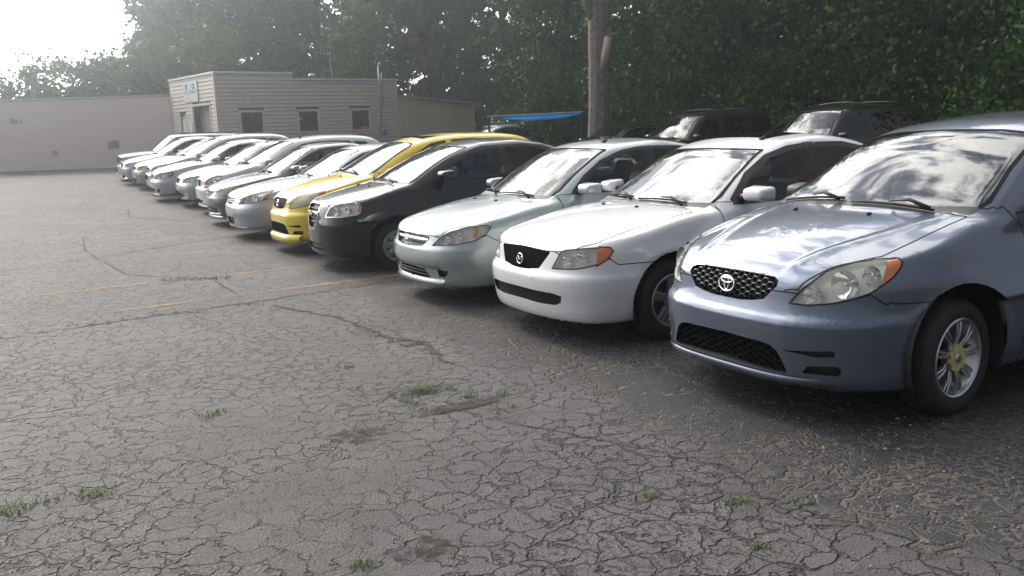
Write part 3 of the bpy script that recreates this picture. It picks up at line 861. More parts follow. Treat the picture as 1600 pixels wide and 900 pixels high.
def honeycomb(poly, S, depth_in, cell, name, parent, mat='matte_black', ys=1.0, wall=.80, front_off=.004):
    """hexagonal mesh insert filling a half outline (|y|, z) on the nose surface"""
    mb = MB(); dy = cell * 1.5 * ys; dz = cell * math.sqrt(3)
    ym = max(p[0] for p in poly); z0, z1 = min(p[1] for p in poly), max(p[1] for p in poly)
    ni = int(ym / dy) + 1
    def fx(y, z):
        return float(S.nx(np.array([z]))[0] + S.pl(np.array([abs(y)]))[0])
    for i in range(-ni, ni + 1):
        for j in range(int((z1 - z0) / dz) + 2):
            cy, cz = i * dy, z0 + (j + (.5 if i % 2 else 0)) * dz
            th_ = np.arange(6) * math.pi / 3
            if not in_poly(np.abs(cy + cell * ys * .55 * np.cos(th_)), cz + cell * .55 * np.sin(th_), poly).all(): continue
            o_, i_, b_ = [], [], []
            for k in range(6):
                th = math.pi / 3 * k; y, z = cy + cell * ys * math.cos(th), cz + cell * math.sin(th); yi, zi = cy + cell * ys * wall * math.cos(th), cz + cell * wall * math.sin(th)
                x = fx(cy, cz) + front_off
                o_.append((x + .004, y, z)); i_.append((x, yi, zi)); b_.append((x + depth_in, yi, zi))
            mb.add(o_ + i_ + b_, [(k, (k + 1) % 6, 6 + (k + 1) % 6, 6 + k) for k in range(6)] + [(6 + k, 6 + (k + 1) % 6, 12 + (k + 1) % 6, 12 + k) for k in range(6)])
    return mb.obj(name, mat, parent)
def slats(poly, S, zs, name, parent, mat, th=.010, inset=.004):
    """horizontal bars following the nose inside a half outline"""
    for z in zs:
        ys = np.linspace(-1, 1, 81); m = in_poly(np.abs(ys), np.full(81, z), poly)
        if m.sum() < 3: continue
        yy = ys[m]; x = S.nx(np.full(len(yy), z)) + S.pl(np.abs(yy)) + inset + .012
        v, f = [], []
        for a, b in zip(x, yy): v += [(a, b, z - th), (a - .006, b, z), (a, b, z + th), (a + .02, b, z)]
        for i in range(len(yy) - 1):
            for j in range(4): f.append((i * 4 + j, i * 4 + (j + 1) % 4, i * 4 + 4 + (j + 1) % 4, i * 4 + 4 + j))
        MB().add(v, f).obj(name, mat, parent, smooth=True)
def edge_groups(es):
    """edges sorted into connected runs"""
    par = {}
    def find(a):
        while par[a] != a: par[a] = par[par[a]]; a = par[a]
        return a
    for a, b in es:
        par.setdefault(a, a); par.setdefault(b, b); ra, rb = find(a), find(b)
        if ra != rb: par[ra] = rb
    out = {}
    for e in es: out.setdefault(find(e[0]), []).append(e)
    return [q for q in out.values() if len(q) > 3]
PAINTED = ('hood', 'front_bumper', 'fender', 'front_door', 'rear_door', 'body', 'tailgate', 'rear_bumper')
def dish(mb, c, r, depth, ax=(-1, 0, 0), n=20):
    a = Vector(ax).normalized(); u = a.orthogonal().normalized(); w = a.cross(u); v = []; f = []; R = 5
    for i in range(R + 1):
        t = i / R
        for j in range(n):
            th = 2 * math.pi * j / n; v.append(Vector(c) + a * (-depth * (1 - t * t)) + (u * math.cos(th) + w * math.sin(th)) * r * max(t, .02))
    for i in range(R):
        for j in range(n): f.append((i * n + j, i * n + (j + 1) % n, (i + 1) * n + (j + 1) % n, (i + 1) * n + j))
    mb.add(v, f)
def car_panels(S, regs, h, paint, name, opts):
    """cut the solid into panels and hang them on an Empty at the car's nose"""
    car = empty(name)
    V, NV, FL, rid, sy = cut_body(S, regs, h)
    P = S.P; parts = {}
    order = sorted(range(len(regs) + 1), key=lambda k: 0 if (k and regs[k - 1].name == 'headlight') else 1)
    for k in order:
        rg = regs[k - 1] if k else None
        nm = rg.name if rg else 'body'
        if nm == 'void': continue
        for s in ((1, -1) if (rg and rg.pair) else (0,)):
            sel = [i for i in np.nonzero((rid == k) & ((sy == s) if s else True))[0]]
            if not sel: continue
            v, nv, f = submesh(V, NV, FL, sel)
            mat = (rg.mat if rg and rg.mat else None)
            parts.setdefault(nm, []).append((s, v, nv, f))
            if nm.startswith('recess'):
                dep = opts.get('depth', {}).get(nm, .05)
                vv, ff = pocket(v, nv, f, dep, (1, 0, 0) if s == 0 else Vector((.8, -s * .6, 0)))
                o = mesh_obj({'recess_grille': 'grille'}.get(nm, 'air_intake'), vv, ff, mat or 'black_plastic', car); parts[nm][-1] += (o,)
            elif nm == 'headlight':
                dv = np.array([.85, -s * .53, -.12]); vv, ff = pocket(v, nv, f, opts.get('lamp_depth', .06), dv)
                o = mesh_obj('headlight', vv, ff, opts.get('lamp_back', 'lamp_inner'), car)
                mesh_obj('lens', v, f, opts.get('lens', 'hazed_lens'), o, normals=nv)
                parts[nm][-1] += (o,)
                m = MB(); bl = []
                for (u_, z_, r_) in opts.get('bowls', []):
                    # centre on the lens in the diagonal view, pushed inwards
                    q = v.copy(); uu = (q[:, 0] + np.abs(q[:, 1])) * D45
                    i = np.argmin((uu - u_) ** 2 + (q[:, 2] - z_) ** 2); c = Vector(v[i]) + Vector(dv) * .022
                    b = MB(); dish(b, c, r_, .045, (-.95, s * .25, .05)); b.obj('reflector', 'chrome', o, smooth=True)
                    MB().lathe([(.0, -.02), (.012, -.015), (.012, .03)], 'x', 10, c + Vector((.02, 0, 0))).obj('bulb', 'satin_metal', o, smooth=True)
            elif nm == 'turn_signal':
                par = [p for p in parts['headlight'] if p[0] == s]
                o = mesh_obj('turn_signal', v, f, opts.get('signal_mat') or 'amber', par[0][4] if par and len(par[0]) > 4 else car, normals=nv)
            else:
                o = mesh_obj(nm, v, f, mat or paint, car, normals=nv); parts[nm][-1] += (o,)
    # strips along the joints
    edge_f = {}
    for i, f in enumerate(FL):
        for a, b in zip(f, f[1:] + f[:1]): edge_f.setdefault((min(a, b), max(a, b)), []).append(i)
    groups = {}
    def nm_of(i): return regs[rid[i] - 1].name if rid[i] else 'body'
    for e, fs in edge_f.items():
        if len(fs) != 2 or rid[fs[0]] == rid[fs[1]]: continue
        a, b = nm_of(fs[0]), nm_of(fs[1])
        if 'void' in (a, b): continue
        for q in (a, b):
            if 'glass' in q or q in ('windshield', 'side_window', 'rear_window', 'quarter_window') and 'window_pillar' not in (a, b) and 'windshield_reflection_end' not in (a, b): groups.setdefault(q, []).append(e); break
        else:
            for q in (a, b):
                if q in ('headlight', 'turn_signal') and not (a in ('headlight', 'turn_signal') and b in ('headlight', 'turn_signal')): groups.setdefault('lampseal', []).append(e); break
            else:
                if a in PAINTED and b in PAINTED: groups.setdefault('shut', []).append(e)
    wd = dict(windshield=.024, side_window=opts.get('win_trim', .030), rear_window=.03, quarter_window=.03, lampseal=.008, shut=.0068); wd.update(opts.get('rib', {}))
    for g, es in groups.items():
        if not wd.get(g): continue
        for es_ in edge_groups(es):
            vs_, ns_, fs_ = ribbon(V, NV, es_, wd[g], .0015 if g == 'shut' else .0025)
            if fs_: mesh_obj({'shut': 'shut_line', 'lampseal': 'lamp_seal', 'windshield': 'windshield_seal'}.get(g, 'window_trim'), vs_, fs_, 'gap' if g in ('shut', 'lampseal') else ('matte_black' if g == 'windshield' else opts.get('trim_mat', 'trim')), car, normals=ns_)
    # dark headliner inside the painted shell of the cabin
    if opts.get('liner', True):
        sel = [i for i in np.nonzero(rid == 0)[0] if V[FL[i][0]][2] > P['zbelt'] + .03]
        if sel:
            v, nv, f = submesh(V, NV, FL, sel); mesh_obj('headliner', v - nv * .022, [q[::-1] for q in f], 'interior', car, smooth=True)
    # wheel wells
    for xa in (P['ax'], P['ax'] + P['wb']):
        for s in (-1, 1):
            mb = MB(); n = 16; v = []; f = []; yo = float(S.w(np.array([xa]))[0]) - .012; yi = yo - .36; R_ = P['arch'] + .006; zw = P.get('arch_z', P['wheel_r'])
            for i in range(n + 1):
                th = -.35 + (math.pi + .7) * i / n
                for (y, r) in ((yo, R_), (yi, R_), (yi, .02)): v.append((xa + r * math.cos(th), s * y, zw + r * math.sin(th)))
            for i in range(n):
                for j in range(2): f.append((i * 3 + j, i * 3 + j + 1, i * 3 + 4 + j, i * 3 + 3 + j))
            mb.add(v, f).obj('wheel_arch_liner', 'black_plastic', car)
            add_wheel(car, opts.get('wheel', 'cap'), P['wheel_r'], P['wheel_w'], (xa, s * P['track'], P['wheel_r']), s, opts.get('steer', 0) if xa == P['ax'] else 0, opts.get('spin', .4) + xa)
    return car, parts, (V, NV, FL, rid)
def add_mirrors(car, S, x, y, z, mat, key, d=(.15, .20, .125), foot='trim'):
    for s in (-1, 1):
        m = link_mesh('door_mirror', mirror_mesh(key, mat, d), car); m.location = (x, s * y, z)
        if s < 0: m.rotation_euler = (0, 0, rad(6)); m.scale = (1, -1, 1)
        else: m.rotation_euler = (0, 0, rad(-6))
        g = MB().box((d[0] * .5 - .004, 0, 0), (.004, d[1] * .78, d[2] * .74)).obj('mirror_glass', 'chrome', m)
        yb = y - d[1] * .5
        f = MB().tube([(0.01, -d[1] * .40, -.02), (.03, -d[1] * .40 - .09, -.035)], [.030, .036], 8).obj('mirror_foot', foot, m, smooth=True)
def place(car, row, back, dyaw=0.0):
    p = lot(row, back); car.location = p
    g = (rise(row + .5, back) - rise(row - .5, back))
    car.rotation_euler = (math.atan(g), 0, math.pi / 2 - YAW - rad(dyaw))
    return car
def arch_regs(S):
    P = S.P
    return [Reg('void', 'side', circle_poly(xa, P.get('arch_z', P['wheel_r']), P['arch'], 32), lambda q, n, e: q[1] > .40 and q[2] < 1.0) for xa in (P['ax'], P['ax'] + P['wb'])]
def build_matrix(paint, yellow=False, h=.025):
    S = MATRIX
    grille = [(0, .622), (.10, .622), (.20, .632), (.275, .648), (.315, .69), (.35, .725), (.345, .752), (.31, .768), (.2, .772), (0, .774)]
    intake = [(0, .285), (.40, .275), (.455, .283), (.435, .33), (.40, .392), (.36, .418), (.3, .428), (0, .436)]
    lamp = [(.367, .645), (.46, .643), (.58, .66), (.67, .682), (.755, .711), (.87, .787), (.905, .83), (.914, .858), (.894, .872), (.812, .869), (.684, .852), (.60, .832), (.547, .811), (.437, .728)]
    amber = [(.808, .742), (.87, .787), (.905, .83), (.914, .858), (.894, .868), (.840, .862)]
    front = lambda q, n, e: n[0] < .2 and q[0] < .8
    regs = arch_regs(S) + [
        Reg('recess_grille', 'front', grille, lambda q, n, e: q[0] < .35 and n[0] < -.1),
        Reg('recess_intake', 'front', intake, lambda q, n, e: q[0] < .30 and n[0] < -.2),
        Reg('turn_signal', 'diag', amber, front, True),
        Reg('headlight', 'diag', lamp, front, True),
        Reg('recess_slot', 'diag', [(.325, .402), (.45, .410), (.575, .419), (.597, .408), (.585, .386), (.50, .382), (.42, .392)], front, True),
        Reg('recess_duct', 'diag', [(.435, .29), (.46, .331), (.605, .338), (.622, .325), (.622, .295), (.605, .285)], front, True),
        Reg('windshield_reflection_end', 'top', [(1.03, 0), (1.045, .3), (1.085, .52), (1.15, .70), (1.235, .715), (1.155, .52), (1.115, .3), (1.10, 0)], lambda q, n, e: q[2] > 1.035 - e and n[0] < -.3, mat='trim'),  # band coloured dark where the sky reflection ends above the dashboard
        Reg('windshield', 'top', [(1.045, 0), (1.06, .3), (1.10, .52), (1.17, .69), (1.30, .712), (1.56, .648), (2.0, .575), (1.965, .4), (1.94, .2), (1.93, 0)], lambda q, n, e: q[2] > 1.035 - e and n[0] < -.3, mat='windshield_glass'),
        Reg('side_window', 'side', [(1.52, 1.075), (1.66, 1.16), (1.9, 1.285), (2.18, 1.43), (2.42, 1.475), (2.44, 1.06)], lambda q, n, e: q[1] > .35, True, 'side_glass'),
        Reg('side_window', 'side', [(2.54, 1.06), (2.54, 1.48), (2.9, 1.49), (3.26, 1.465), (3.36, 1.09)], lambda q, n, e: q[1] > .35, True, 'side_glass'),
        Reg('quarter_window', 'side', [(3.46, 1.10), (3.36, 1.455), (3.62, 1.43), (3.88, 1.22), (3.92, 1.13)], lambda q, n, e: q[1] > .35, True, 'side_glass'),
        Reg('rear_window', 'front', [(0, 1.10), (.55, 1.10), (.50, 1.40), (0, 1.43)], lambda q, n, e: q[0] > 3.7 and n[0] > .3, mat='tint_glass'),
        Reg('hood', 'top', [(-.1, 0), (-.1, .375), (.08, .375), (.11, .47), (.32, .60), (.479, .685), (.694, .70), (1.13, .70), (1.085, .52), (1.045, .3), (1.03, 0)], lambda q, n, e: q[2] > .70 - e and n[2] > .1),
        Reg('front_bumper', 'diag', [(-.1, .05), (-.1, .70), (.42, .70), (.60, .665), (.757, .705), (.828, .653), (.962, .648), (1.08, .645), (1.08, .05)], lambda q, n, e: q[0] < .8),
        Reg('fender', 'side', [(.2, .2), (.2, 1.15), (1.3, 1.15), (1.415, .95), (1.415, .2)], lambda q, n, e: q[1] > .5 and q[2] < 1.07),
        Reg('front_door', 'side', [(1.415, .26), (1.415, 1.035), (2.49, 1.04), (2.49, .26)], lambda q, n, e: q[1] > .5),
        Reg('rear_door', 'side', [(2.49, .26), (2.49, 1.04), (3.38, 1.07), (3.25, .75), (3.08, .55), (3.02, .26)], lambda q, n, e: q[1] > .5),
    ]
    for r in regs:
        if r.name in ('fender', 'front_door', 'rear_door'): r.pair = True
    car, parts, raw = car_panels(S, regs, h, paint, 'hatchback_car', dict(
        wheel='twin' if not yellow else 'five', steer=rad(5) if not yellow else 0, lens='hazed_lens' if not yellow else 'yellowed_lens',
        bowls=[(.49, .698, .056), (.625, .745, .074), (.765, .79, .050)] if h < .03 else [(.55, .72, .05), (.7, .77, .05)], depth=dict(recess_grille=.05, recess_intake=.07, recess_slot=.03, recess_duct=.05)))
    g = parts['recess_grille'][0][4]
    honeycomb(grille, S, .03, .0200, 'grille_mesh', g, 'grille_grey', ys=1.25, wall=.74)
    i = parts['recess_intake'][0][4]
    honeycomb(intake, S, .03, .0215, 'intake_mesh', i, ys=1.2, front_off=.03)
    x0 = float(S.nx(np.array([.70]))[0])
    emblem_obj('ovals', frame_matrix((x0 - .010, 0, .70), (-1, 0, .12), (0, -1, 0)), g)
    # lip under the lower opening
    mb = MB(); v = []; f = []
    for k, y in enumerate(np.linspace(-.66, .66, 41)):
        tp = min(1, (.66 - abs(y)) / .12)
        x = float(S.nx(np.array([.25]))[0] + S.pl(np.array([abs(y)]))[0])
        v += [(x + .006 - .018 * tp, y, .262), (x + .008 - .028 * tp, y, .250), (x + .01 - .014 * tp, y, .222), (x + .05, y, .225)]
    for k in range(40):
        for j in range(3): f.append((k * 4 + j, k * 4 + j + 1, k * 4 + 5 + j, k * 4 + 4 + j))
    mb.add(v, f).obj('bumper_lip', paint, car, smooth=True)
    add_wipers(car, S, [((1.09, -.50), (1.10, -.52), (1.075, .02)), ((1.08, .12), (1.11, .10), (1.15, .62))])
    add_nozzles(car, S, [(.93, -.22), (.93, .34)])
    add_mirrors(car, S, 1.62, .955, 1.08, 'black_plastic' if not yellow else paint.name, 'm' + paint.name)
    add_interior(car, S, .02)
    return car, parts
# ------------------------------------------------------------------ ground
def asphalt_mat():
    m, t = new_mat('asphalt')
    o = N(t, 'ShaderNodeOutputMaterial'); p = N(t, 'ShaderNodeBsdfPrincipled'); lk(t, p.outputs[0], o.inputs[0])
    g = N(t, 'ShaderNodeNewGeometry')
    mp = N(t, 'ShaderNodeMapping'); mp.vector_type = 'POINT'; mp.inputs['Rotation'].default_value = (0, 0, -(math.pi / 2 - YAW))   # x = back, y = row
    lk(t, g.outputs['Position'], mp.inputs['Vector'])
    P = mp.outputs[0]
    def noise(scale, detail=4, rough=.55, vec=None):
        n = N(t, 'ShaderNodeTexNoise', noise_dimensions='2D'); n.inputs['Scale'].default_value = scale; n.inputs['Detail'].default_value = detail; n.inputs['Roughness'].default_value = rough
        lk(t, vec or P, n.inputs['Vector']); return n
    def math_(op, a, b=None, c=None, clamp=False):
        n = N(t, 'ShaderNodeMath', operation=op, use_clamp=clamp)
        for i, v in enumerate((a, b, c)):
            if v is None: continue
            if isinstance(v, (int, float)): n.inputs[i].default_value = v
            else: lk(t, v, n.inputs[i])
        return n.outputs[0]
    def mrange(v, a, b, c=0.0, d=1.0, smooth=True):
        n = N(t, 'ShaderNodeMapRange'); n.interpolation_type = 'SMOOTHSTEP' if smooth else 'LINEAR'
        for k, q in zip(('From Min', 'From Max', 'To Min', 'To Max'), (a, b, c, d)): n.inputs[k].default_value = q
        lk(t, v, n.inputs['Value']); return n.outputs[0]
    def warp(amount, scale):
        n = noise(scale, 3, .6); s = N(t, 'ShaderNodeVectorMath', operation='SUBTRACT'); lk(t, n.outputs['Color'], s.inputs[0]); s.inputs[1].default_value = (.5, .5, .5)
        k = N(t, 'ShaderNodeVectorMath', operation='SCALE'); lk(t, s.outputs[0], k.inputs[0]); k.inputs['Scale'].default_value = amount
        a = N(t, 'ShaderNodeVectorMath', operation='ADD'); lk(t, P, a.inputs[0]); lk(t, k.outputs[0], a.inputs[1]); return a.outputs[0]
    def cracks(scale, w):
        v = N(t, 'ShaderNodeTexVoronoi', feature='DISTANCE_TO_EDGE', voronoi_dimensions='2D'); v.inputs['Scale'].default_value = scale; v.inputs['Randomness'].default_value = 1
        lk(t, w, v.inputs['Vector']); return math_('DIVIDE', v.outputs['Distance'], scale)       # metres to the nearest crack
    big = noise(.35, 3, .6).outputs['Fac']; mid = noise(1.7, 4, .65).outputs['Fac']
    wA = warp(.24, 5.5); wB = warp(.9, 1.6)
    d1 = cracks(7.0, wA); d2 = cracks(1.25, wB); d3 = cracks(14.5, wA)
    patch = noise(.62, 3, .6).outputs['Fac']
    w1 = mrange(math_('ADD', math_('MULTIPLY', mid, .5), math_('MULTIPLY', patch, .5)), .35, .54, .0022, .0115); w2 = mrange(big, .36, .58, .004, .019); w3 = mrange(math_('ADD', math_('MULTIPLY', mid, .4), math_('MULTIPLY', patch, .6)), .44, .56, .0, .0070)
    def line(d, w): return math_('SUBTRACT', 1.0, math_('DIVIDE', d, math_('ADD', w, .0006)), clamp=True)
    c1, c2, c3 = line(d1, w1), line(d2, w2), line(d3, w3)
    c12 = math_('MAXIMUM', c1, c2); crack = math_('MAXIMUM', c12, c3, clamp=True)
    crackm = mrange(crack, .0, .5); crackh = mrange(c12, .0, .8)
    # block to block tone
    vc = N(t, 'ShaderNodeTexVoronoi', voronoi_dimensions='2D'); vc.inputs['Scale'].default_value = 7.0; lk(t, wA, vc.inputs['Vector'])
    sc = N(t, 'ShaderNodeSeparateColor'); lk(t, vc.outputs['Color'], sc.inputs[0])
    fine = noise(75, 2, .7).outputs['Fac']; grain = noise(240, 1, .6).outputs['Fac']
    tone = math_('ADD', math_('MULTIPLY', big, .55), math_('ADD', math_('MULTIPLY', mid, .45), math_('MULTIPLY', sc.outputs[0], .16)))
    tone = math_('ADD', tone, math_('MULTIPLY', math_('ADD', fine, grain), .55))
    old = N(t, 'ShaderNodeMix', data_type='RGBA'); old.inputs[6].default_value = (.022, .0195, .020, 1); old.inputs[7].default_value = (.094, .085, .086, 1)
    lk(t, mrange(tone, .74, 1.48, 0, 1, False), old.inputs['Factor'])
    # newer black sealer along the parked row, with a ragged worn edge
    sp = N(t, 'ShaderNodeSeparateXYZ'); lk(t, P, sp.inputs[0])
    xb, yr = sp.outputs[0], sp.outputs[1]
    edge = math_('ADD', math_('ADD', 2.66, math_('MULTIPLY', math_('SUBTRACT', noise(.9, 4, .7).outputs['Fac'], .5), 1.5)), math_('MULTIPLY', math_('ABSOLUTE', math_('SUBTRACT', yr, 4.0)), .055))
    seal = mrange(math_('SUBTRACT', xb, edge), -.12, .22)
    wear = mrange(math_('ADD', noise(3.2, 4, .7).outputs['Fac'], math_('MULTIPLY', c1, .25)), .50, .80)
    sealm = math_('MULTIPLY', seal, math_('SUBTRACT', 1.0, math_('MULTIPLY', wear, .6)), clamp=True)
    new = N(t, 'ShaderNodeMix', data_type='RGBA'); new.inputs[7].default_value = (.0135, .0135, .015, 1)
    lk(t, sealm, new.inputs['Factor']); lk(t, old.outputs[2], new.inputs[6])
    # grit: pale chips of stone
    vs_ = N(t, 'ShaderNodeTexVoronoi', voronoi_dimensions='2D'); vs_.inputs['Scale'].default_value = 42; lk(t, P, vs_.inputs['Vector'])
    chip = math_('MULTIPLY', mrange(vs_.outputs['Distance'], .10, .17, 1, 0), mrange(mid, .46, .68))
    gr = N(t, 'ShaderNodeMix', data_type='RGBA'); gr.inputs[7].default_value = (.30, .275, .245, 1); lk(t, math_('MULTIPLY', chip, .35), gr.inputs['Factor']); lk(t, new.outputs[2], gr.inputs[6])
    # dirt in the cracks: dark in the old paving, dusty pale in the black sealer
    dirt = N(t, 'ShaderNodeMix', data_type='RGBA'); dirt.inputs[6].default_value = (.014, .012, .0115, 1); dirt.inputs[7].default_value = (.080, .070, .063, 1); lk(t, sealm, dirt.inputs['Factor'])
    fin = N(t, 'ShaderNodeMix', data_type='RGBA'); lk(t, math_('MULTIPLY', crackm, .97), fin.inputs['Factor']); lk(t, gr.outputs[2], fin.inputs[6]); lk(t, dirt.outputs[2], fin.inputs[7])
    # dark patch of old repair by the far wall
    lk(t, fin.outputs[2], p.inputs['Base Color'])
    lk(t, mrange(fine, .3, .7, .62, .86), p.inputs['Roughness']); p.inputs['Specular IOR Level'].default_value = .45
    hgt = math_('ADD', math_('SUBTRACT', 1.0, crackh), math_('MULTIPLY', fine, .55))
    b = N(t, 'ShaderNodeBump'); b.inputs['Strength'].default_value = 1.0; b.inputs['Distance'].default_value = .014; lk(t, hgt, b.inputs['Height']); lk(t, b.outputs[0], p.inputs['Normal'])
    return m
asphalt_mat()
def ground_sheet():
    rows = np.concatenate([np.arange(-60, -4, 8), np.arange(-4, 60, 1.0), np.arange(60, 420, 30)])
    backs = np.concatenate([np.arange(-260, -20, 20), np.arange(-20, 30, 1.0), np.arange(30, 280, 20)])
    v = []; f = []; n = len(backs)
    for r in rows:
        for b in backs: p = lot(float(r), float(b)); v.append(p[:])
    for i in range(len(rows) - 1):
        for j in range(n - 1): f.append([i * n + j, i * n + j + 1, (i + 1) * n + j + 1, (i + 1) * n + j][::-1])
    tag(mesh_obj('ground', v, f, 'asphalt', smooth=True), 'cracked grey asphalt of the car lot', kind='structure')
ground_sheet()
def worn_paint():
    m, t = new_mat('worn_yellow')
    o = N(t, 'ShaderNodeOutputMaterial'); mx = N(t, 'ShaderNodeMixShader'); p = N(t, 'ShaderNodeBsdfPrincipled'); tr = N(t, 'ShaderNodeBsdfTransparent')
    p.inputs['Base Color'].default_value = (.42, .27, .07, 1); p.inputs['Roughness'].default_value = .8
    tc = N(t, 'ShaderNodeNewGeometry'); n = N(t, 'ShaderNodeTexNoise'); n.inputs['Scale'].default_value = 9; n.inputs['Detail'].default_value = 8; n.inputs['Roughness'].default_value = .75
    n2 = N(t, 'ShaderNodeTexNoise'); n2.inputs['Scale'].default_value = .9; n2.inputs['Detail'].default_value = 3
    for k in (n, n2): lk(t, tc.outputs['Position'], k.inputs['Vector'])
    a = N(t, 'ShaderNodeMath', operation='ADD'); lk(t, n.outputs['Fac'], a.inputs[0])
    k2 = N(t, 'ShaderNodeMath', operation='MULTIPLY'); k2.inputs[1].default_value = .8; lk(t, n2.outputs['Fac'], k2.inputs[0]); lk(t, k2.outputs[0], a.inputs[1])
    mr = N(t, 'ShaderNodeMapRange'); mr.inputs['From Min'].default_value = .74; mr.inputs['From Max'].default_value = 1.08; mr.inputs['To Max'].default_value = .66; lk(t, a.outputs[0], mr.inputs['Value'])
    lk(t, mr.outputs[0], mx.inputs[0]); lk(t, tr.outputs[0], mx.inputs[1]); lk(t, p.outputs[0], mx.inputs[2]); lk(t, mx.outputs[0], o.inputs[0])
worn_paint()
pbr('crack_dirt', (.022, .019, .017), .95, noise=(30, .4))
def dirt_mat():
    m, t = new_mat('dirt_patch')
    o = N(t, 'ShaderNodeOutputMaterial'); mx = N(t, 'ShaderNodeMixShader'); p = N(t, 'ShaderNodeBsdfPrincipled'); tr = N(t, 'ShaderNodeBsdfTransparent')
    p.inputs['Base Color'].default_value = (.024, .020, .018, 1); p.inputs['Roughness'].default_value = .95
    tc = N(t, 'ShaderNodeTexCoord'); d = N(t, 'ShaderNodeVectorMath', operation='DISTANCE'); lk(t, tc.outputs['Generated'], d.inputs[0]); d.inputs[1].default_value = (.5, .5, 0)
    n = N(t, 'ShaderNodeTexNoise'); n.inputs['Scale'].default_value = 16; n.inputs['Detail'].default_value = 6; n.inputs['Roughness'].default_value = .7; lk(t, tc.outputs['Object'], n.inputs['Vector'])
    a = N(t, 'ShaderNodeMath', operation='MULTIPLY_ADD'); a.inputs[1].default_value = .9; lk(t, n.outputs['Fac'], a.inputs[0]); lk(t, d.outputs['Value'], a.inputs[2])
    r = N(t, 'ShaderNodeMapRange'); r.inputs['From Min'].default_value = .70; r.inputs['From Max'].default_value = .92; r.inputs['To Min'].default_value = .92; r.inputs['To Max'].default_value = 0; lk(t, a.outputs[0], r.inputs['Value'])
    lk(t, r.outputs[0], mx.inputs[0]); lk(t, tr.outputs[0], mx.inputs[1]); lk(t, p.outputs[0], mx.inputs[2]); lk(t, mx.outputs[0], o.inputs[0])
dirt_mat()
def strip(name, pts, widths, z, mat, label=None, jit=0.0):
    v = []; f = []; n = len(pts)
    for i, (r, b) in enumerate(pts):
        r0, b0 = pts[max(i - 1, 0)]; r1, b1 = pts[min(i + 1, n - 1)]
        d = Vector((r1 - r0, b1 - b0)).normalized(); w = widths if isinstance(widths, float) else widths[i]
        for s in (-1, 1):
            k = w * s * .5 * (1 + random.uniform(-jit, jit)); v.append(lot(r - d.y * k, b + d.x * k, z)[:])
    for i in range(n - 1): f.append([2 * i, 2 * i + 1, 2 * i + 3, 2 * i + 2])
    o = mesh_obj(name, v, f, mat); tag(o, label, kind='structure'); return o
for r, b0, b1, lb in ((9.35, -.3, 8.3, 'worn yellow parking line beside the pale green sedan'), (11.06, .0, 3.6, 'faint worn yellow parking line before the black sedan'), (15.75, 1.4, 8.0, 'faint worn yellow parking line by the silver sedan with red markers'), (13.6, 1.8, 8.0, 'faint worn yellow parking line by the yellow hatchback')):
    strip('parking_line', [(r + (b - b0) * .06 * (r < 10), b) for b in np.linspace(b0, b1, 16)], .10, .006, 'worn_yellow', lb)
def wiggle(pts, n, amp):
    out = []
    for i in range(len(pts) - 1):
        for k in range(n):
            t = k / n; out.append((pts[i][0] + (pts[i + 1][0] - pts[i][0]) * t + random.gauss(0, amp), pts[i][1] + (pts[i + 1][1] - pts[i][1]) * t + random.gauss(0, amp)))
    out.append(pts[-1]); return out
CR = [([(8.70, -.8), (8.74, -.28), (8.92, 1.33), (9.15, 3.02), (9.3, 4.2)], .030, 'long straight grassy joint across the asphalt'), ([(8.66, 2.05), (8.2, 2.19), (7.67, 2.39), (7.21, 2.41), (6.67, 2.44), (6.3, 2.6), (5.6, 2.5)], .05, 'wide crooked crack running towards the white sedan'),
      ([(13.6, -.4), (14.22, .88), (15.05, 2.35), (15.7, 3.75)], .03, 'far joint slanting towards the yellow hatchback'), ([(17.4, .9), (15.2, .8), (13.4, .95), (12.0, 1.08), (10.9, 1.9), (9.4, 1.9)], .028, 'crack wandering past the yellow parking lines'),
      ([(4.6, 2.05), (4.05, 2.3), (3.5, 2.55), (3.05, 2.75), (2.6, 2.62), (1.9, 2.9)], .010, 'crack in the asphalt before the slate blue hatchback'),
      ([(26, 1.5), (24, 1.2), (22.5, 2.2), (20.6, 2.0), (18.9, 3.0)], .04, 'crack by the far silver cars')]
for pts, w, lb in CR:
    q = wiggle(pts, 14, .014); strip('pavement_crack', q, [w * random.uniform(.15, 1.1) for _ in q], .004, 'crack_dirt', lb, .3)
def blot(name, row, back, rr, rb, label, mat='dirt_patch', z=.004):
    v = [lot(row, back, z)[:]]; n = 40
    for i in range(n):
        th = 2 * math.pi * i / n; k = 1.25
        v.append(lot(row + rr * k * math.cos(th), back + rb * k * math.sin(th), z)[:])
    tag(mesh_obj(name, v, [[0, i + 1, (i + 1) % n + 1] for i in range(n)], mat), label, kind='structure')
blot('dirt_patch', 5.18, 2.02, .16, .30, 'dark dirt patch with weeds in the asphalt'); blot('dirt_patch', 4.62, 1.45, .22, .22, 'smaller dark dirt patch in the asphalt'); blot('dirt_patch', 4.72, 2.1, .13, .42, 'dark dirt patch nearest the parked cars'); blot('dirt_patch', 6.35, 2.52, .10, .2, 'dark dirt by the wide crack'); blot('dirt_patch', 3.15, 1.25, .22, .16, 'dark oily stain in the lower foreground')

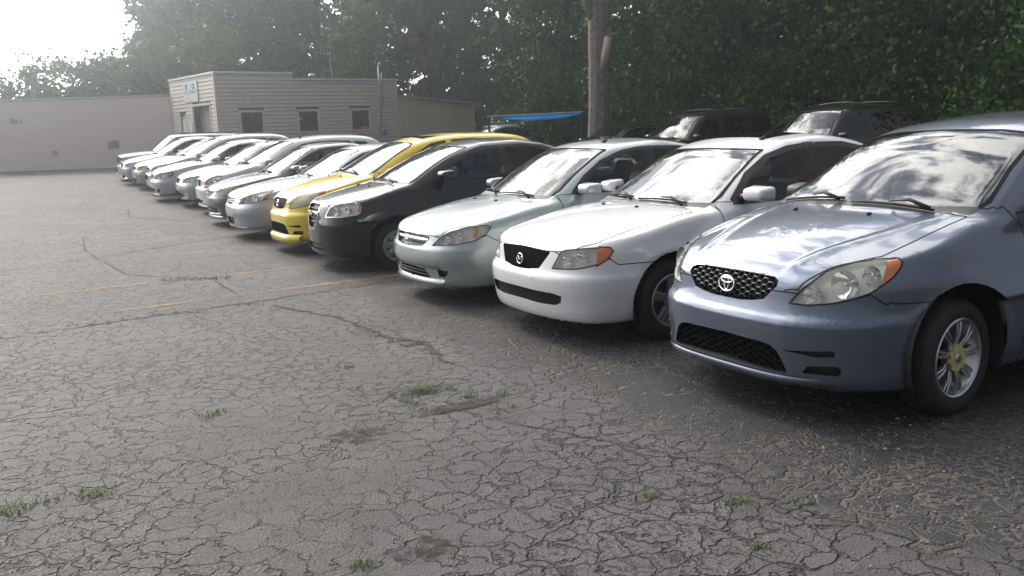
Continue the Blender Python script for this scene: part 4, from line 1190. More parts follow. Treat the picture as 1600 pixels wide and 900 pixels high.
# ------------------------------------------------------------------ office building, aligned to its own axes
TH = rad(50); BO = Vector((-11.5, 36.6, 0)); EX = Vector((math.sin(TH), math.cos(TH), 0)); EY = Vector((-math.cos(TH), math.sin(TH), 0))
GZ = .62
pbr('siding', (.70, .61, .52), .6, noise=(2.0, .06)); pbr('siding_front', (.72, .64, .56), .6, noise=(2.0, .06)); pbr('siding_shed', (.66, .56, .42), .65, noise=(2.0, .06))
pbr('sheathing', (.08, .075, .07), .9); pbr('white_trim', (.80, .80, .79), .3); pbr('fascia', (.30, .26, .22), .6); pbr('window_dark', (.02, .024, .028), .3)
pbr('galvanised', (.42, .43, .43), .4, .8, noise=(8, .15)); pbr('grey_box', (.36, .36, .35), .5, noise=(9, .15)); pbr('sign_white', (.74, .75, .74), .5, noise=(3, .08)); pbr('sign_ink', (.10, .13, .24), .6); pbr('sign_grey', (.30, .31, .34), .6)
pbr('door_paint', (.55, .52, .48), .5, noise=(2, .08)); pbr('roller_door', (.42, .37, .33), .5, noise=(2, .1)); pbr('roof_felt', (.06, .06, .065), .9)
pbr('junk_a', (.10, .22, .17), .6); pbr('junk_b', (.12, .20, .34), .6); pbr('junk_c', (.40, .38, .34), .6)
glass_mat('building_glass', (.55, .60, .62), 1.5)
bld = empty('office_building', BO + Vector((0, 0, 0)), math.pi / 2 - TH)
tag(bld, 'low beige clapboard office building with three square windows and stepped flat roof', 'building')
BH1, BH2, LX1, LX, WY = 4.38, 4.14, 3.36, 8.6, 4.88
def slab(name, x0, x1, y0, y1, z0, z1, mat, parent=None, bevel=0): return MB().box(((x0 + x1) / 2, (y0 + y1) / 2, (z0 + z1) / 2), (x1 - x0, y1 - y0, z1 - z0)).obj(name, mat, parent or bld, bevel=bevel)
WIN = [(.98, 1.90), (3.55, 4.45), (6.12, 7.02)]; WZ0, WZ1 = 1.96, 2.78
GD = (.66, 2.44, 3.13); DR = (3.35, 3.95, 2.80)
core = MB()
core.box(((.04 + LX - .02) / 2, (.06 + WY) / 2 + .2, (GZ + BH2 - .1) / 2 - .0), (LX - .3, WY - .9, .02))
# sheathing behind the boards, with real openings
def wall_x(x0, x1, z0, z1, holes):
    xs = sorted({x0, x1, *[h[0] for h in holes], *[h[1] for h in holes]}); mb = MB()
    for a, b in zip(xs, xs[1:]):
        hs = [h for h in holes if h[0] <= a and h[1] >= b]
        zz = [(z0, z1)] if not hs else [(z0, hs[0][2]), (hs[0][3], z1)]
        for (c, d) in zz:
            if d - c > .01: mb.box(((a + b) / 2, .07, (c + d) / 2), (b - a, .10, d - c))
    return mb
wall_x(.02, LX1, GZ, BH1 - .04, [(a, b, WZ0, WZ1) for a, b in WIN if b < LX1]).obj('wall', 'sheathing', bld)
wall_x(LX1, LX - .02, GZ, BH2 - .04, [(a, b, WZ0, WZ1) for a, b in WIN if b > LX1]).obj('wall', 'sheathing', bld)
slab('wall', .0, .0 + .10, .13, GD[0], GZ, BH1 - .04, 'sheathing'); slab('wall', 0, .10, GD[1], DR[0], GZ, BH1 - .04, 'sheathing'); slab('wall', 0, .10, DR[1], WY - .02, GZ, BH1 - .04, 'sheathing')
slab('wall', 0, .10, GD[0], GD[1], GD[2], BH1 - .04, 'sheathing'); slab('wall', 0, .10, DR[0], DR[1], DR[2], BH1 - .04, 'sheathing')
slab('wall', .1, LX - .02, WY - .12, WY - .02, GZ, BH2 - .05, 'sheathing'); slab('wall', LX - .12, LX - .02, .13, WY - .13, GZ, BH2 - .05, 'sheathing')
slab('roof', .02, LX1 + .02, .1, WY - .03, BH1 - .10, BH1 - .03, 'roof_felt'); slab('roof', LX1 + .03, LX - .01, .1, WY - .03, BH2 - .10, BH2 - .03, 'roof_felt'); slab('floor', .12, LX - .14, .14, WY - .14, GZ + .05, GZ + .1, 'sheathing')
slab('parapet_end', LX1 + .0, LX1 + .06, .02, WY - .03, BH2 - .09, BH1 - .035, 'siding')
BOARD = .157
def boards_x(x0, x1, ztop, holes, mat, y=.0, parent=None, slope=None):
    z = GZ
    while z < ztop - .02:
        z1 = min(z + BOARD, ztop); segs = [(x0, x1)]
        for (a, b, c, d) in holes:
            if z1 > c + .01 and z < d - .01:
                ns = []
                for (p, q) in segs:
                    if p < a: ns.append((p, min(a, q)))
                    if q > b: ns.append((max(b, p), q))
                segs = [s_ for s_ in ns if s_[1] - s_[0] > .02]
        for (p, q) in segs:
            if slope:
                zm = slope(p), slope(q)
                if z >= max(zm): continue
                if z1 > min(zm): q = min(q, p + (q - p) * max(.02, (zm[0] - z1) / max(zm[0] - zm[1], 1e-3)))
                if q - p < .05: continue
            MB().add([(p, y + .018, z1), (q, y + .018, z1), (q, y - .018, z + .010), (p, y - .018, z + .010), (p, y + .018, z + .010), (q, y + .018, z + .010)],
                     [(0, 3, 2, 1), (3, 4, 5, 2), (0, 4, 3), (1, 2, 5)]).obj('siding_board', mat, parent or bld)
        z += BOARD
wh = [(a - .09, b + .09, WZ0 - .09, WZ1 + .09) for a, b in WIN]
boards_x(.09, LX1, BH1 - .05, wh, 'siding'); boards_x(LX1, LX - .06, BH2 - .05, wh, 'siding')
def boards_y(y0, y1, ztop, holes, mat):
    z = GZ
    while z < ztop - .02:
        z1 = min(z + BOARD, ztop); segs = [(y0, y1)]
        for (a, b, d) in holes:
            if z < d - .01:
                ns = []
                for (p, q) in segs:
                    if p < a: ns.append((p, min(a, q)))
                    if q > b: ns.append((max(b, p), q))
                segs = [s_ for s_ in ns if s_[1] - s_[0] > .02]
        for (p, q) in segs:
            MB().add([(-.002, p, z1), (-.002, q, z1), (-.032, q, z + .010), (-.032, p, z + .010), (-.002, p, z + .010), (-.002, q, z + .010)],
                     [(0, 1, 2, 3), (3, 2, 5, 4), (0, 3, 4), (1, 5, 2)]).obj('siding_board', mat, bld)
        z += BOARD
boards_y(.09, WY - .06, BH1 - .05, [(GD[0] - .1, GD[1] + .1, GD[2] + .1), (DR[0] - .08, DR[1] + .08, DR[2] + .08)], 'siding_front')
slab('corner_trim', -.04, .085, -.026, .085, GZ, BH1 - .05, 'siding'); slab('corner_trim', LX - .06, LX + .0, -.026, .06, GZ, BH2 - .05, 'siding'); slab('corner_trim', -.03, .04, WY - .06, WY, GZ, BH1 - .05, 'siding_front')
slab('roof_edge', -.06, LX1 + .05, -.07, .10, BH1 - .05, BH1 + .03, 'white_trim'); slab('roof_edge', -.07, .06, .101, WY, BH1 - .05, BH1 + .028, 'white_trim'); slab('roof_edge', LX1 + .051, LX + .08, -.07, .10, BH2 - .05, BH2 + .025, 'white_trim')
for k, (a, b) in enumerate(WIN):
    w = empty('window', (0, 0, 0)); w.parent = bld
    for (n_, x0, x1, z0, z1) in (('frame', a - .09, a, WZ0 - .09, WZ1 + .09), ('frame', b, b + .09, WZ0 - .09, WZ1 + .09), ('frame', a + .001, b - .001, WZ1, WZ1 + .09), ('sill', a + .001, b - .001, WZ0 - .09, WZ0)):
        slab(n_, x0, x1, -.035, .05, z0, z1, 'siding_front', w)
    slab('pane', a, b, .052, .058, WZ0, WZ1, 'building_glass', w)
    slab('room_backdrop', a - .3, b + .3, 1.0, 1.02, WZ0 - .5, WZ1 + .2, 'window_dark', w)
    if k == 0:
        for j in range(7):
            h_ = random.uniform(.12, .30); slab('clutter', a + .04 + j * .12, a + .13 + j * .12, .16, .26, WZ0 + .02, WZ0 + .02 + h_, random.choice(['junk_a', 'junk_b', 'junk_c']), w)
        slab('shelf', a, b, .14, .30, WZ0, WZ0 + .02, 'junk_c', w)
        for j in range(6): slab('hanging_sheet', a + .03 + j * .15, a + .14 + j * .15, .12, .13, WZ0 + .38 + random.uniform(0, .1), WZ1 - .04, random.choice(['junk_a', 'window_dark', 'junk_a']), w)
    elif k == 1: slab('window_notice', a + .01, a + .14, .044, .048, WZ1 - .33, WZ1 - .25, 'sign_white', w)
    else: slab('window_notice', b - .42, b - .03, .044, .048, WZ0 + .02, WZ0 + .11, 'junk_c', w)
# front: roller door, side door, notices
slab('garage_door_frame', -.045, .06, GD[0] - .1, GD[0], GZ, GD[2], 'siding_front'); slab('garage_door_frame', -.045, .06, GD[1], GD[1] + .1, GZ, GD[2], 'siding_front'); slab('garage_door_frame', -.045, .06, GD[0] - .1, GD[1] + .1, GD[2] + .001, GD[2] + .1, 'siding_front')
gd = slab('garage_door', .30, .34, GD[0] - .1, GD[1] + .1, GZ, GD[2], 'roller_door')
for j in range(5): slab('door_panel', .285, .30, GD[0] + .02, GD[1] - .02, GZ + .06 + j * .49, GZ + .50 + j * .49, 'roller_door', gd)
slab('door_notice', .272, .284, GD[0] + .18, GD[0] + .62, 1.75, 2.15, 'grey_box', gd)
dr = slab('door', .04, .08, DR[0], DR[1], GZ, DR[2], 'door_paint'); slab('door_glass', .028, .039, DR[0] + .1, DR[1] - .1, GZ + .95, DR[2] - .15, 'white_trim', dr)
slab('door_frame', -.04, .05, DR[0] - .08, DR[0] - .001, GZ, DR[2] + .08, 'white_trim'); slab('door_frame', -.04, .05, DR[1] + .001, DR[1] + .08, GZ, DR[2] + .08, 'white_trim')
slab('wall_notice', -.05, -.03, 2.62, 2.98, 1.95, 2.50, 'sign_white')
sg = slab('wall_sign', -.07, -.03, 1.68, 3.18, 3.33, 4.18, 'sign_white')
tag(sg, 'white sign board'); 
def sign_text(txt, size, y, z, mat):
    o = link_mesh('lettering', text_mesh(txt, size, mat), sg)
    o.matrix_local = Matrix(((0, 0, -1, -.0725), (-1, 0, 0, y), (0, 1, 0, z), (0, 0, 0, 1))); return o
# electric mast, meter, wall lamp
MB().tube([(7.62, -.07, 2.0), (7.62, -.07, 4.75)], .035, 8).obj('service_mast', 'galvanised', bld, smooth=True)
MB().tube([(7.62, -.07, 4.75), (7.64, -.13, 4.83), (7.68, -.19, 4.80)], .05, 8).obj('mast_head', 'galvanised', bld, smooth=True)
MB().tube([(7.78, -.05, 2.9), (7.78, -.05, 4.45)], .025, 8).obj('conduit', 'galvanised', bld, smooth=True)
slab('meter_box', 7.50, 7.80, -.16, -.012, 1.65, 2.08, 'grey_box', bevel=.012); MB().lathe([(.0, -.10), (.085, -.09), (.09, 0)], 'y', 20, (7.65, -.165, 1.90)).obj('meter_dial', 'galvanised', bld, smooth=True)
slab('wall_lamp', 1.19, 1.27, -.12, -.012, 3.36, 3.42, 'white_trim'); MB().lathe([(.02, 0), (.06, -.08), (.065, -.1)], 'z', 14, (1.26, -.14, 3.36)).obj('wall_lamp_head', 'white_trim', bld, smooth=True)
vt = MB().lathe([(.07, 0), (.07, .18), (.16, .19), (.16, .26), (.10, .31), (0, .32)], 'z', 18, (4.75, .8, BH2 - .04)).obj('roof_vent', 'galvanised', bld, smooth=True)
# lean-to shed at the far end
shed = empty('shed', BO + EX * LX, math.pi / 2 - TH); tag(shed, 'low tan clapboard lean-to shed with sloping roof joined to the office', 'shed')
SL = 4.45
def stop(x): return 3.40 - .40 * x / SL
def bx_shed(name, x0, x1, y0, y1, z0, z1, mat): return slab(name, x0, x1, y0, y1, z0, z1, mat, shed)
MB().add([(.03, .04, GZ), (SL - .05, .04, GZ), (SL - .05, .04, stop(SL) - .05), (.03, .04, stop(0) - .05), (.03, 3.0, GZ), (SL - .05, 3.0, GZ), (SL - .05, 3.0, stop(SL) - .05), (.03, 3.0, stop(0) - .05)], [(0, 1, 2, 3), (5, 4, 7, 6), (1, 5, 6, 2), (4, 0, 3, 7)]).obj('wall', 'siding_shed', shed)
boards_x(.05, SL - .08, 3.38, [], 'siding_shed', .02, shed, stop)
bx_shed('corner_trim', SL - .08, SL, .0, .08, GZ, stop(SL) - .03, 'siding_shed')
MB().prism([(-.0, stop(0) - .03), (SL + .35, stop(SL + .35) - .03), (SL + .35, stop(SL + .35) + .07), (-.0, stop(0) + .07)], -.14, 3.1, axis=1).obj('roof', 'fascia', shed)
# TV aerial on the roof
aer = empty('television_aerial', BO + EX * 6.15 + EY * 1.5 + Vector((0, 0, BH2 - .04)), math.pi / 2 - TH); tag(aer, 'thin metal television aerial standing on the flat office roof', 'aerial')
MB().tube([(0, 0, 0), (-.06, 0, 1.35)], .018, 6).obj('mast', 'galvanised', aer)
MB().tube([(-.95, -.3, 1.28), (.25, .05, 1.22)], .014, 6).obj('boom', 'galvanised', aer)
for j in range(5):
    x = -.5 + j * .16; MB().tube([(x - .10, -.20, 1.26 + .30), (x + .10, .12, 1.26 - .30)], .009, 5).obj('element', 'galvanised', aer)
for j in range(3): MB().tube([(-.42 + j * .1, -.2, 1.62 - j * .05), (-.12 + j * .1, .0, 1.60 - j * .05)], .009, 5).obj('element', 'galvanised', aer)

# ------------------------------------------------------------------ pink painted block wall across the end of the lot
def pink_mat():
    m, t = new_mat('pink_paint')
    o = N(t, 'ShaderNodeOutputMaterial'); p = N(t, 'ShaderNodeBsdfPrincipled'); lk(t, p.outputs[0], o.inputs[0])
    tc = N(t, 'ShaderNodeTexCoord')
    n = N(t, 'ShaderNodeTexNoise'); n.inputs['Scale'].default_value = 1.2; n.inputs['Detail'].default_value = 6; lk(t, tc.outputs['Object'], n.inputs['Vector'])
    n2 = N(t, 'ShaderNodeTexNoise'); n2.inputs['Scale'].default_value = 7; n2.inputs['Detail'].default_value = 7; n2.inputs['Roughness'].default_value = .75; lk(t, tc.outputs['Object'], n2.inputs['Vector'])
    c = N(t, 'ShaderNodeMix', data_type='RGBA'); c.inputs[6].default_value = (.76, .585, .56, 1); c.inputs[7].default_value = (.80, .66, .63, 1); lk(t, n.outputs['Fac'], c.inputs['Factor'])
    a = N(t, 'ShaderNodeMath', operation='MULTIPLY_ADD'); a.inputs[1].default_value = .35; lk(t, n.outputs['Fac'], a.inputs[0]); lk(t, n2.outputs['Fac'], a.inputs[2])
    ch = N(t, 'ShaderNodeMapRange'); ch.inputs['From Min'].default_value = .90; ch.inputs['From Max'].default_value = .93; lk(t, a.outputs[0], ch.inputs['Value'])
    d = N(t, 'ShaderNodeMix', data_type='RGBA'); d.inputs[7].default_value = (.13, .115, .115, 1); lk(t, ch.outputs[0], d.inputs['Factor']); lk(t, c.outputs[2], d.inputs[6]); lk(t, d.outputs[2], p.inputs['Base Color'])
    br = N(t, 'ShaderNodeTexBrick'); br.inputs['Scale'].default_value = 1.0; br.inputs['Brick Width'].default_value = .4; br.inputs['Row Height'].default_value = .2; br.inputs['Mortar Size'].default_value = .012
    mpp = N(t, 'ShaderNodeMapping'); mpp.inputs['Rotation'].default_value = (rad(90), 0, 0); lk(t, tc.outputs['Object'], mpp.inputs['Vector']); lk(t, mpp.outputs[0], br.inputs['Vector'])
    b = N(t, 'ShaderNodeBump'); b.inputs['Strength'].default_value = .25; b.inputs['Distance'].default_value = .006; b.invert = True; lk(t, br.outputs['Fac'], b.inputs['Height']); lk(t, b.outputs[0], p.inputs['Normal'])
    p.inputs['Roughness'].default_value = .8
pink_mat(); pbr('patched_blue', (.22, .25, .30), .8, noise=(6, .4)); pbr('vent_grey', (.20, .19, .19), .6); pbr('coping', (.44, .40, .39), .8, noise=(4, .15))
PW0 = Vector((-14.35, 40.6, 0)); PWD = Vector((-.982, -.16, 0)).normalized()
pw = empty('boundary_wall', PW0, math.atan2(PWD.y, PWD.x)); tag(pw, 'long pink painted block wall with flaking paint across the end of the lot', 'wall')
MB().box((22, .0, 1.95), (44, .3, 3.5)).obj('wall_face', 'pink_paint', pw)
for j in range(22): MB().box((1 + j * 2.0, 0, 3.70 + .05 + random.uniform(-.006, .006)), (1.985, .36, .09)).obj('coping_stone', 'coping', pw)
def on_pw(name, x, z, w, h, mat, d=.02): return MB().box((x, .15 + d / 2, z), (w, d, h)).obj(name, mat, pw)
vn = on_pw('wall_vent', 2.95, 1.72, .46, .34, 'coping', .03)
for j in range(6): MB().box((2.79 + j * .065, .185, 1.72), (.03, .02, .27)).obj('vent_slot', 'vent_grey', vn)
on_pw('bricked_patch', 5.4, 1.45, .25, .22, 'coping', .012)
for (x, z, w, h) in ((6.9, 2.85, .30, .20), (6.62, 2.80, .26, .07), (6.6, 2.90, .12, .05), (6.95, 2.98, .12, .05)): on_pw('flaked_patch', x, z, w, h, 'patched_blue', .006)

# ------------------------------------------------------------------ trees
def leaf_mat(name, c0, c1, trans=.22):
    m, t = new_mat(name)
    o = N(t, 'ShaderNodeOutputMaterial'); mx = N(t, 'ShaderNodeMixShader'); mx.inputs[0].default_value = trans
    p = N(t, 'ShaderNodeBsdfPrincipled'); p.inputs['Roughness'].default_value = .5; p.inputs['Specular IOR Level'].default_value = .12; tr = N(t, 'ShaderNodeBsdfTranslucent')
    g = N(t, 'ShaderNodeNewGeometry'); n = N(t, 'ShaderNodeTexNoise'); n.inputs['Scale'].default_value = .55; n.inputs['Detail'].default_value = 3; lk(t, g.outputs['Position'], n.inputs['Vector'])
    a = N(t, 'ShaderNodeMath', operation='MULTIPLY_ADD'); a.inputs[1].default_value = .5; lk(t, g.outputs['Random Per Island'], a.inputs[0])
    k = N(t, 'ShaderNodeMapRange'); k.inputs['From Min'].default_value = .35; k.inputs['From Max'].default_value = .65; k.inputs['To Max'].default_value = .6; lk(t, n.outputs['Fac'], k.inputs['Value']); lk(t, k.outputs[0], a.inputs[2])
    c = N(t, 'ShaderNodeMix', data_type='RGBA'); c.inputs[6].default_value = (*c0, 1); c.inputs[7].default_value = (*c1, 1); lk(t, a.outputs[0], c.inputs['Factor'])
    lk(t, c.outputs[2], p.inputs['Base Color']); lk(t, c.outputs[2], tr.inputs['Color'])
    lk(t, p.outputs[0], mx.inputs[1]); lk(t, tr.outputs[0], mx.inputs[2]); lk(t, mx.outputs[0], o.inputs[0])
leaf_mat('leaf_dark', (.017, .050, .010), (.050, .120, .022)); leaf_mat('leaf_mid', (.026, .074, .014), (.075, .165, .032)); leaf_mat('leaf_light', (.050, .105, .024), (.115, .19, .05)); leaf_mat('leaf_blue', (.022, .064, .022), (.060, .135, .042))
pbr('bark', (.16, .135, .122), .95, noise=(9, .4), bump=(22, 1.0, .03)); pbr('bark_dark', (.050, .042, .036), .95, noise=(9, .4), bump=(18, 1.0, .03)); pbr('bare_wood', (.36, .29, .23), .85, noise=(12, .25)); pbr('twig', (.16, .13, .11), .9)
def leaf_mesh(name, pts, size, mat, out=None):
    """one small folded leaf (two triangles) at each point, leaning outwards"""
    n = len(pts); P = np.asarray(pts)
    d = rng.normal(size=(n, 3)); 
    if out is not None: d = d * .75 + out * .8
    d[:, 2] += .35; d /= np.linalg.norm(d, axis=1)[:, None]                  # leaf normal
    a = np.cross(d, rng.normal(size=(n, 3))); a /= np.linalg.norm(a, axis=1)[:, None]; b = np.cross(d, a)
    s = size * rng.uniform(.6, 1.35, n)[:, None]
    V = np.empty((n, 4, 3)); V[:, 0] = P - a * s * .5; V[:, 1] = P + b * s * .30 - d * s * .06; V[:, 2] = P + a * s * .5 - d * s * .10; V[:, 3] = P - b * s * .30 - d * s * .06
    me = bpy.data.meshes.new(name); me.vertices.add(4 * n); me.vertices.foreach_set('co', V.ravel())
    idx = np.arange(4 * n); me.loops.add(4 * n); me.loops.foreach_set('vertex_index', idx.astype(np.int32))
    me.polygons.add(n); me.polygons.foreach_set('loop_start', (np.arange(n) * 4).astype(np.int32)); me.update(calc_edges=True); me.validate()
    me.materials.append(MATS[mat]); return me
def crown_points(lobes, n, clump=.55, per=46, droop=.0):
    """leaf positions: clumps spread through the outer part of several ellipsoid lobes"""
    vol = np.array([a * b * c for (_, (a, b, c)) in lobes]) ** .67; vol /= vol.sum(); out, dirs = [], []
    for (c, r), w in zip(lobes, vol):
        m = max(3, int(n * w / per)); q = rng.normal(size=(m, 3)); q /= np.linalg.norm(q, axis=1)[:, None]
        rr = rng.uniform(.42, 1.0, m) ** .55
        q2 = q * rr[:, None]; cen = np.array(c) + q2 * np.array(r)
        sz = clump * rng.uniform(.55, 1.25, m)
        for k in range(m):
            p = rng.normal(size=(per, 3)) * np.array([1, 1, .72]) * sz[k] * .55
            if droop: p[:, 2] -= droop * np.abs(rng.normal(size=per)) * sz[k]
            out.append(cen[k] + p); dirs.append(np.repeat(q[k][None], per, 0))
    return np.concatenate(out), np.concatenate(dirs)
def make_tree(name, label, pos, lobes, n, leaf, mat, trunk=None, reach=9, group=None, bark='bark_dark', clump=.55, cat='tree', droop=0, per=46):
    t = empty(name, pos); tag(t, label, cat, group)
    P, D = crown_points(lobes, n, clump, per, droop); P = P[(P[:, 2] > .05)]; D = D[:len(P)]
    link_mesh('crown', leaf_mesh('crown', P, leaf, mat, D), t)
    if trunk:
        r, h, lean = trunk; mb = MB()
        pts = [(0, 0, -.2), (lean * .1, .02, h * .25), (lean * .35, -.05, h * .55), (lean * .7, .06, h * .8), (lean, 0, h)]
        mb.tube(pts, [r * 1.3, r, r * .85, r * .6, r * .3], 10)
        for k in range(6):
            z = h * random.uniform(.4, .85); th = random.uniform(0, 6.28); l = min(h * random.uniform(.22, .4), reach); x0 = lean * (z / h) ** 1.3
            mb.tube([(x0, 0, z), (x0 + l * .5 * math.cos(th), l * .5 * math.sin(th), z + l * .4), (x0 + l * math.cos(th), l * math.sin(th), z + l * .9)], [r * .38, r * .25, r * .1], 6)
        mb.obj('trunk', bark, t, smooth=True)
    return t
def at_px(az_deg, dist): a = rad(az_deg); return Vector((math.sin(a) * dist, math.cos(a) * dist, 0))
def azp(px): return math.degrees(math.atan((px - 800) / FPX))
def gz(p):
    r, b = to_lot(p); return rise(r, min(b, 40))
def tree_at(px, dist, name, label, lobes, n, leaf, mat, **kw):
    p = at_px(azp(px), dist); p.z = gz(p) - .05; return make_tree(name, label, p, lobes, n, leaf, mat, **kw)
def tall(h, r, z0=.0, jit=.25):
    """lobes of a tall ragged crown reaching down to z0"""
    L = []; k = max(3, int((h - z0) / (r * .85)))
    for i in range(k):
        z = z0 + (h - z0) * (i + .5) / k; f = 1.0 - .35 * abs((i + .5) / k - .45)
        L.append(((random.uniform(-jit, jit) * r, random.uniform(-jit, jit) * r, z), (r * f * random.uniform(.85, 1.15), r * f * random.uniform(.85, 1.15), (h - z0) / k * .75)))
    return L
GT = 'trees along the back of the lot'
# the near wall of ivy-hung trees on the right, then the taller ones behind, then the far left wood
NEAR = [(1655, 24.5, 9.5, 2.6, 'leaf_mid', 'dense dark tree overhanging at the far right above the slate blue hatchback'), (1530, 25.5, 10, 2.5, 'leaf_dark', 'dark leafy tree standing behind the rear of the large black SUV'),
        (1400, 26.5, 10, 2.3, 'leaf_mid', 'ivy covered tree directly above the large black SUV'), (1275, 27, 10, 2.3, 'leaf_mid', 'dense green tree rising between the two dark SUVs'),
        (1150, 28, 10, 2.3, 'leaf_dark', 'dark leafy tree above the smaller dark SUV'), (1040, 29.5, 10, 2.2, 'leaf_mid', 'bushy green tree just right of the bare lopped trunk'),
        (888, 33, 10, 1.9, 'leaf_dark', 'dark tree behind the blue tarpaulin, left of the bare trunk'), (800, 54, 14, 3.0, 'leaf_dark', 'dark leafy tree right of the tan lean-to shed')]
for px, d, h, r, mt, lb in NEAR: tree_at(px, d, 'broadleaf_tree', lb, tall(h, r, .4), 22000, .15, mt, trunk=(.22, h * .8, random.uniform(-.5, .5)), group=GT, droop=.3, clump=.85, per=105)
BACKT = [(1600, 31, 14, 3.6), (1450, 32, 14, 3.4), (1310, 33, 14, 3.4), (1190, 34, 14, 3.4), (1070, 36, 15, 3.6), (950, 38, 15, 3.6), (840, 52, 18, 3.8)]
BKL = ['rightmost, over the slate blue hatchback', 'over the rear of the large black SUV', 'over the windshield of the large black SUV', 'between the two dark SUVs', 'over the smaller dark SUV', 'right behind the lopped trunk', 'above the end of the tan shed']
for k, (px, d, h, r) in enumerate(BACKT): tree_at(px, d, 'broadleaf_tree', 'tall dark tree of the second rank, ' + BKL[k], tall(h, r, .5), 9000, .34, 'leaf_dark', trunk=(.28, h * .7, 0), group='second rank of trees behind the lot', clump=1.1, per=70)
FARL = [(700, 56, 16, 3.8, 'leaf_dark', 'tall tree behind the right end of the office roof'), (600, 56, 16, 4.0, 'leaf_mid', 'tall tree behind the service mast of the office'), (520, 55, 16, 4.2, 'leaf_blue', 'tall hazy tree behind the television aerial'),
        (440, 58, 15.5, 4.0, 'leaf_mid', 'tall hazy tree behind the stepped roof of the office'), (385, 58, 13.5, 3.0, 'leaf_blue', 'tall hazy tree above the sign end of the office'), (325, 60, 13.0, 2.4, 'leaf_blue', 'slender tall tree left of the office against the sky'), (274, 60, 12.4, 1.35, 'leaf_blue', 'leftmost tall tree with ragged edge against the white sky')]
for px, d, h, r, mt, lb in FARL: tree_at(px, d, 'broadleaf_tree', lb, tall(h, r, 1.0, .4), 9500, .36, mt, trunk=(.24, h * .8, random.uniform(-.3, .3)), reach=r * .9, group=GT, clump=.8 if px > 350 else .6, per=40)
BUSH = [(20, 52, 4.3, 1.2, 'leaf_blue', 'small dark bush showing over the far left end of the pink wall'), (105, 51, 4.9, 1.8, 'leaf_mid', 'broad bush above the middle of the pink wall'), (165, 52, 5.2, 1.7, 'leaf_mid', 'rounded bush above the vent of the pink wall'), (215, 52, 5.0, 1.5, 'leaf_light', 'light bush where the pink wall nears the office'), (262, 50, 5.6, 1.6, 'leaf_light', 'pale leafy bush behind the sign corner of the office'), (330, 50, 6.6, 2.2, 'leaf_light', 'pale green bush over the front of the office roof'), (580, 46, 7.2, 1.5, 'leaf_light', 'light green young tree beside the service mast')]
for px, d, h, r, mt, lb in BUSH: tree_at(px, d, 'leafy_bush', lb, tall(h, r, .4, .3), 4600, .26, mt, trunk=(.08, h * .7, .2), cat='bush', group='bushes over the wall', clump=.6, per=34)
# the wood behind, one mass of foliage
def far_wood():
    lob = []
    for px, d, h in [(1750, 36, 15), (1600, 38, 16), (1450, 40, 16), (1300, 42, 17), (1150, 44, 17), (1000, 47, 18), (860, 51, 18), (740, 56, 19), (640, 62, 19), (540, 66, 18), (455, 68, 17)]:
        p = at_px(azp(px), d); lob += [((p.x, p.y, gz(p) + h * .22), (4.4, 4.2, h * .28)), ((p.x, p.y, gz(p) + h * .72), (3.8, 3.8, h * .3))]
    P, D = crown_points(lob, 40000, 1.4, 40); o = link_mesh('distant_wood', leaf_mesh('distant_wood', P, .62, 'leaf_dark', D)); tag(o, 'dark mass of woodland filling the gaps behind the trees', kind='stuff')
far_wood()
# dead twigs sticking out of the bushes on the left
for (px, d, hh, lb) in ((75, 51.5, 6.6, 'bare twiggy branches sticking out of the bush above the pink wall'), (185, 52.5, 6.6, 'brown bare twigs rising from the bush near the office')):
    p = at_px(azp(px), d); p.z = gz(p); e = empty('bare_sapling', p); tag(e, lb, 'sapling'); mb = MB(); mb.tube([(0, 0, 0), (.1, 0, hh * .75)], [.06, .03], 6); mb.obj('stem', 'twig', e)
    mb = MB()
    for k in range(26):
        th = random.uniform(0, 6.28); l = random.uniform(.8, 2.0); z = hh * random.uniform(.6, .78)
        mb.tube([(.1, 0, z), (l * .5 * math.cos(th), l * .5 * math.sin(th), z + .25 * l), (l * math.cos(th), l * math.sin(th), z + random.uniform(.2, .7) * l)], [.02, .014, .006], 4)
    mb.obj('branches', 'twig', e)
# shrubs along the foot of the trees
SHL = ['rightmost', 'second from the right', 'behind the tail of the black SUV', 'behind the large black SUV', 'left of the black SUV', 'between the two dark SUVs', 'behind the smaller SUV tail', 'behind the smaller dark SUV', 'right of the dark sedan', 'just right of the lopped trunk', 'just left of the lopped trunk', 'under the blue tarpaulin', 'by the end of the tan shed']
for k, px in enumerate((1620, 1540, 1460, 1380, 1310, 1240, 1170, 1100, 1030, 985, 895, 860, 815)):
    tree_at(px, 23.5 + (1620 - px) * .0115, 'undergrowth_shrub', 'low shrub at the foot of the trees, ' + SHL[k], [((0, 0, .9), (1.25, 1.1, 1.0)), ((.5, .2, 1.5), (.8, .8, .8))], 2600, .15, ('leaf_mid', 'leaf_dark')[k % 2], cat='shrub', group='undergrowth behind the parked cars', clump=.4, per=34)
# lopped bare trunk
tp = at_px(azp(942), 27.0); tp.z = gz(tp)
trunk = empty('lopped_tree', tp); tag(trunk, 'thick bare lopped tree trunk with torn limb stubs', 'tree')
def bark_trunk():
    n, m = 36, 40; v = []; f = []; H_ = 6.05
    for i in range(m + 1):
        z = H_ * i / m; r = .42 - .06 * (i / m) + .16 * math.exp(-z * 1.6)
        for j in range(n):
            th = 2 * math.pi * j / n; rr = r * (1 + .035 * math.sin(9 * th + .7 * math.sin(z * 1.3)) + .02 * math.sin(17 * th + z * 2) + random.uniform(-.012, .012))
            v.append((rr * math.cos(th) + .10 * math.sin(z * .35), rr * math.sin(th), z + (.12 * math.sin(2 * th) if i == m else 0)))
    for i in range(m):
        for j in range(n): f.append((i * n + j, i * n + (j + 1) % n, (i + 1) * n + (j + 1) % n, (i + 1) * n + j))
    f.append(tuple(m * n + j for j in range(n)))
    return MB().add(v, f)
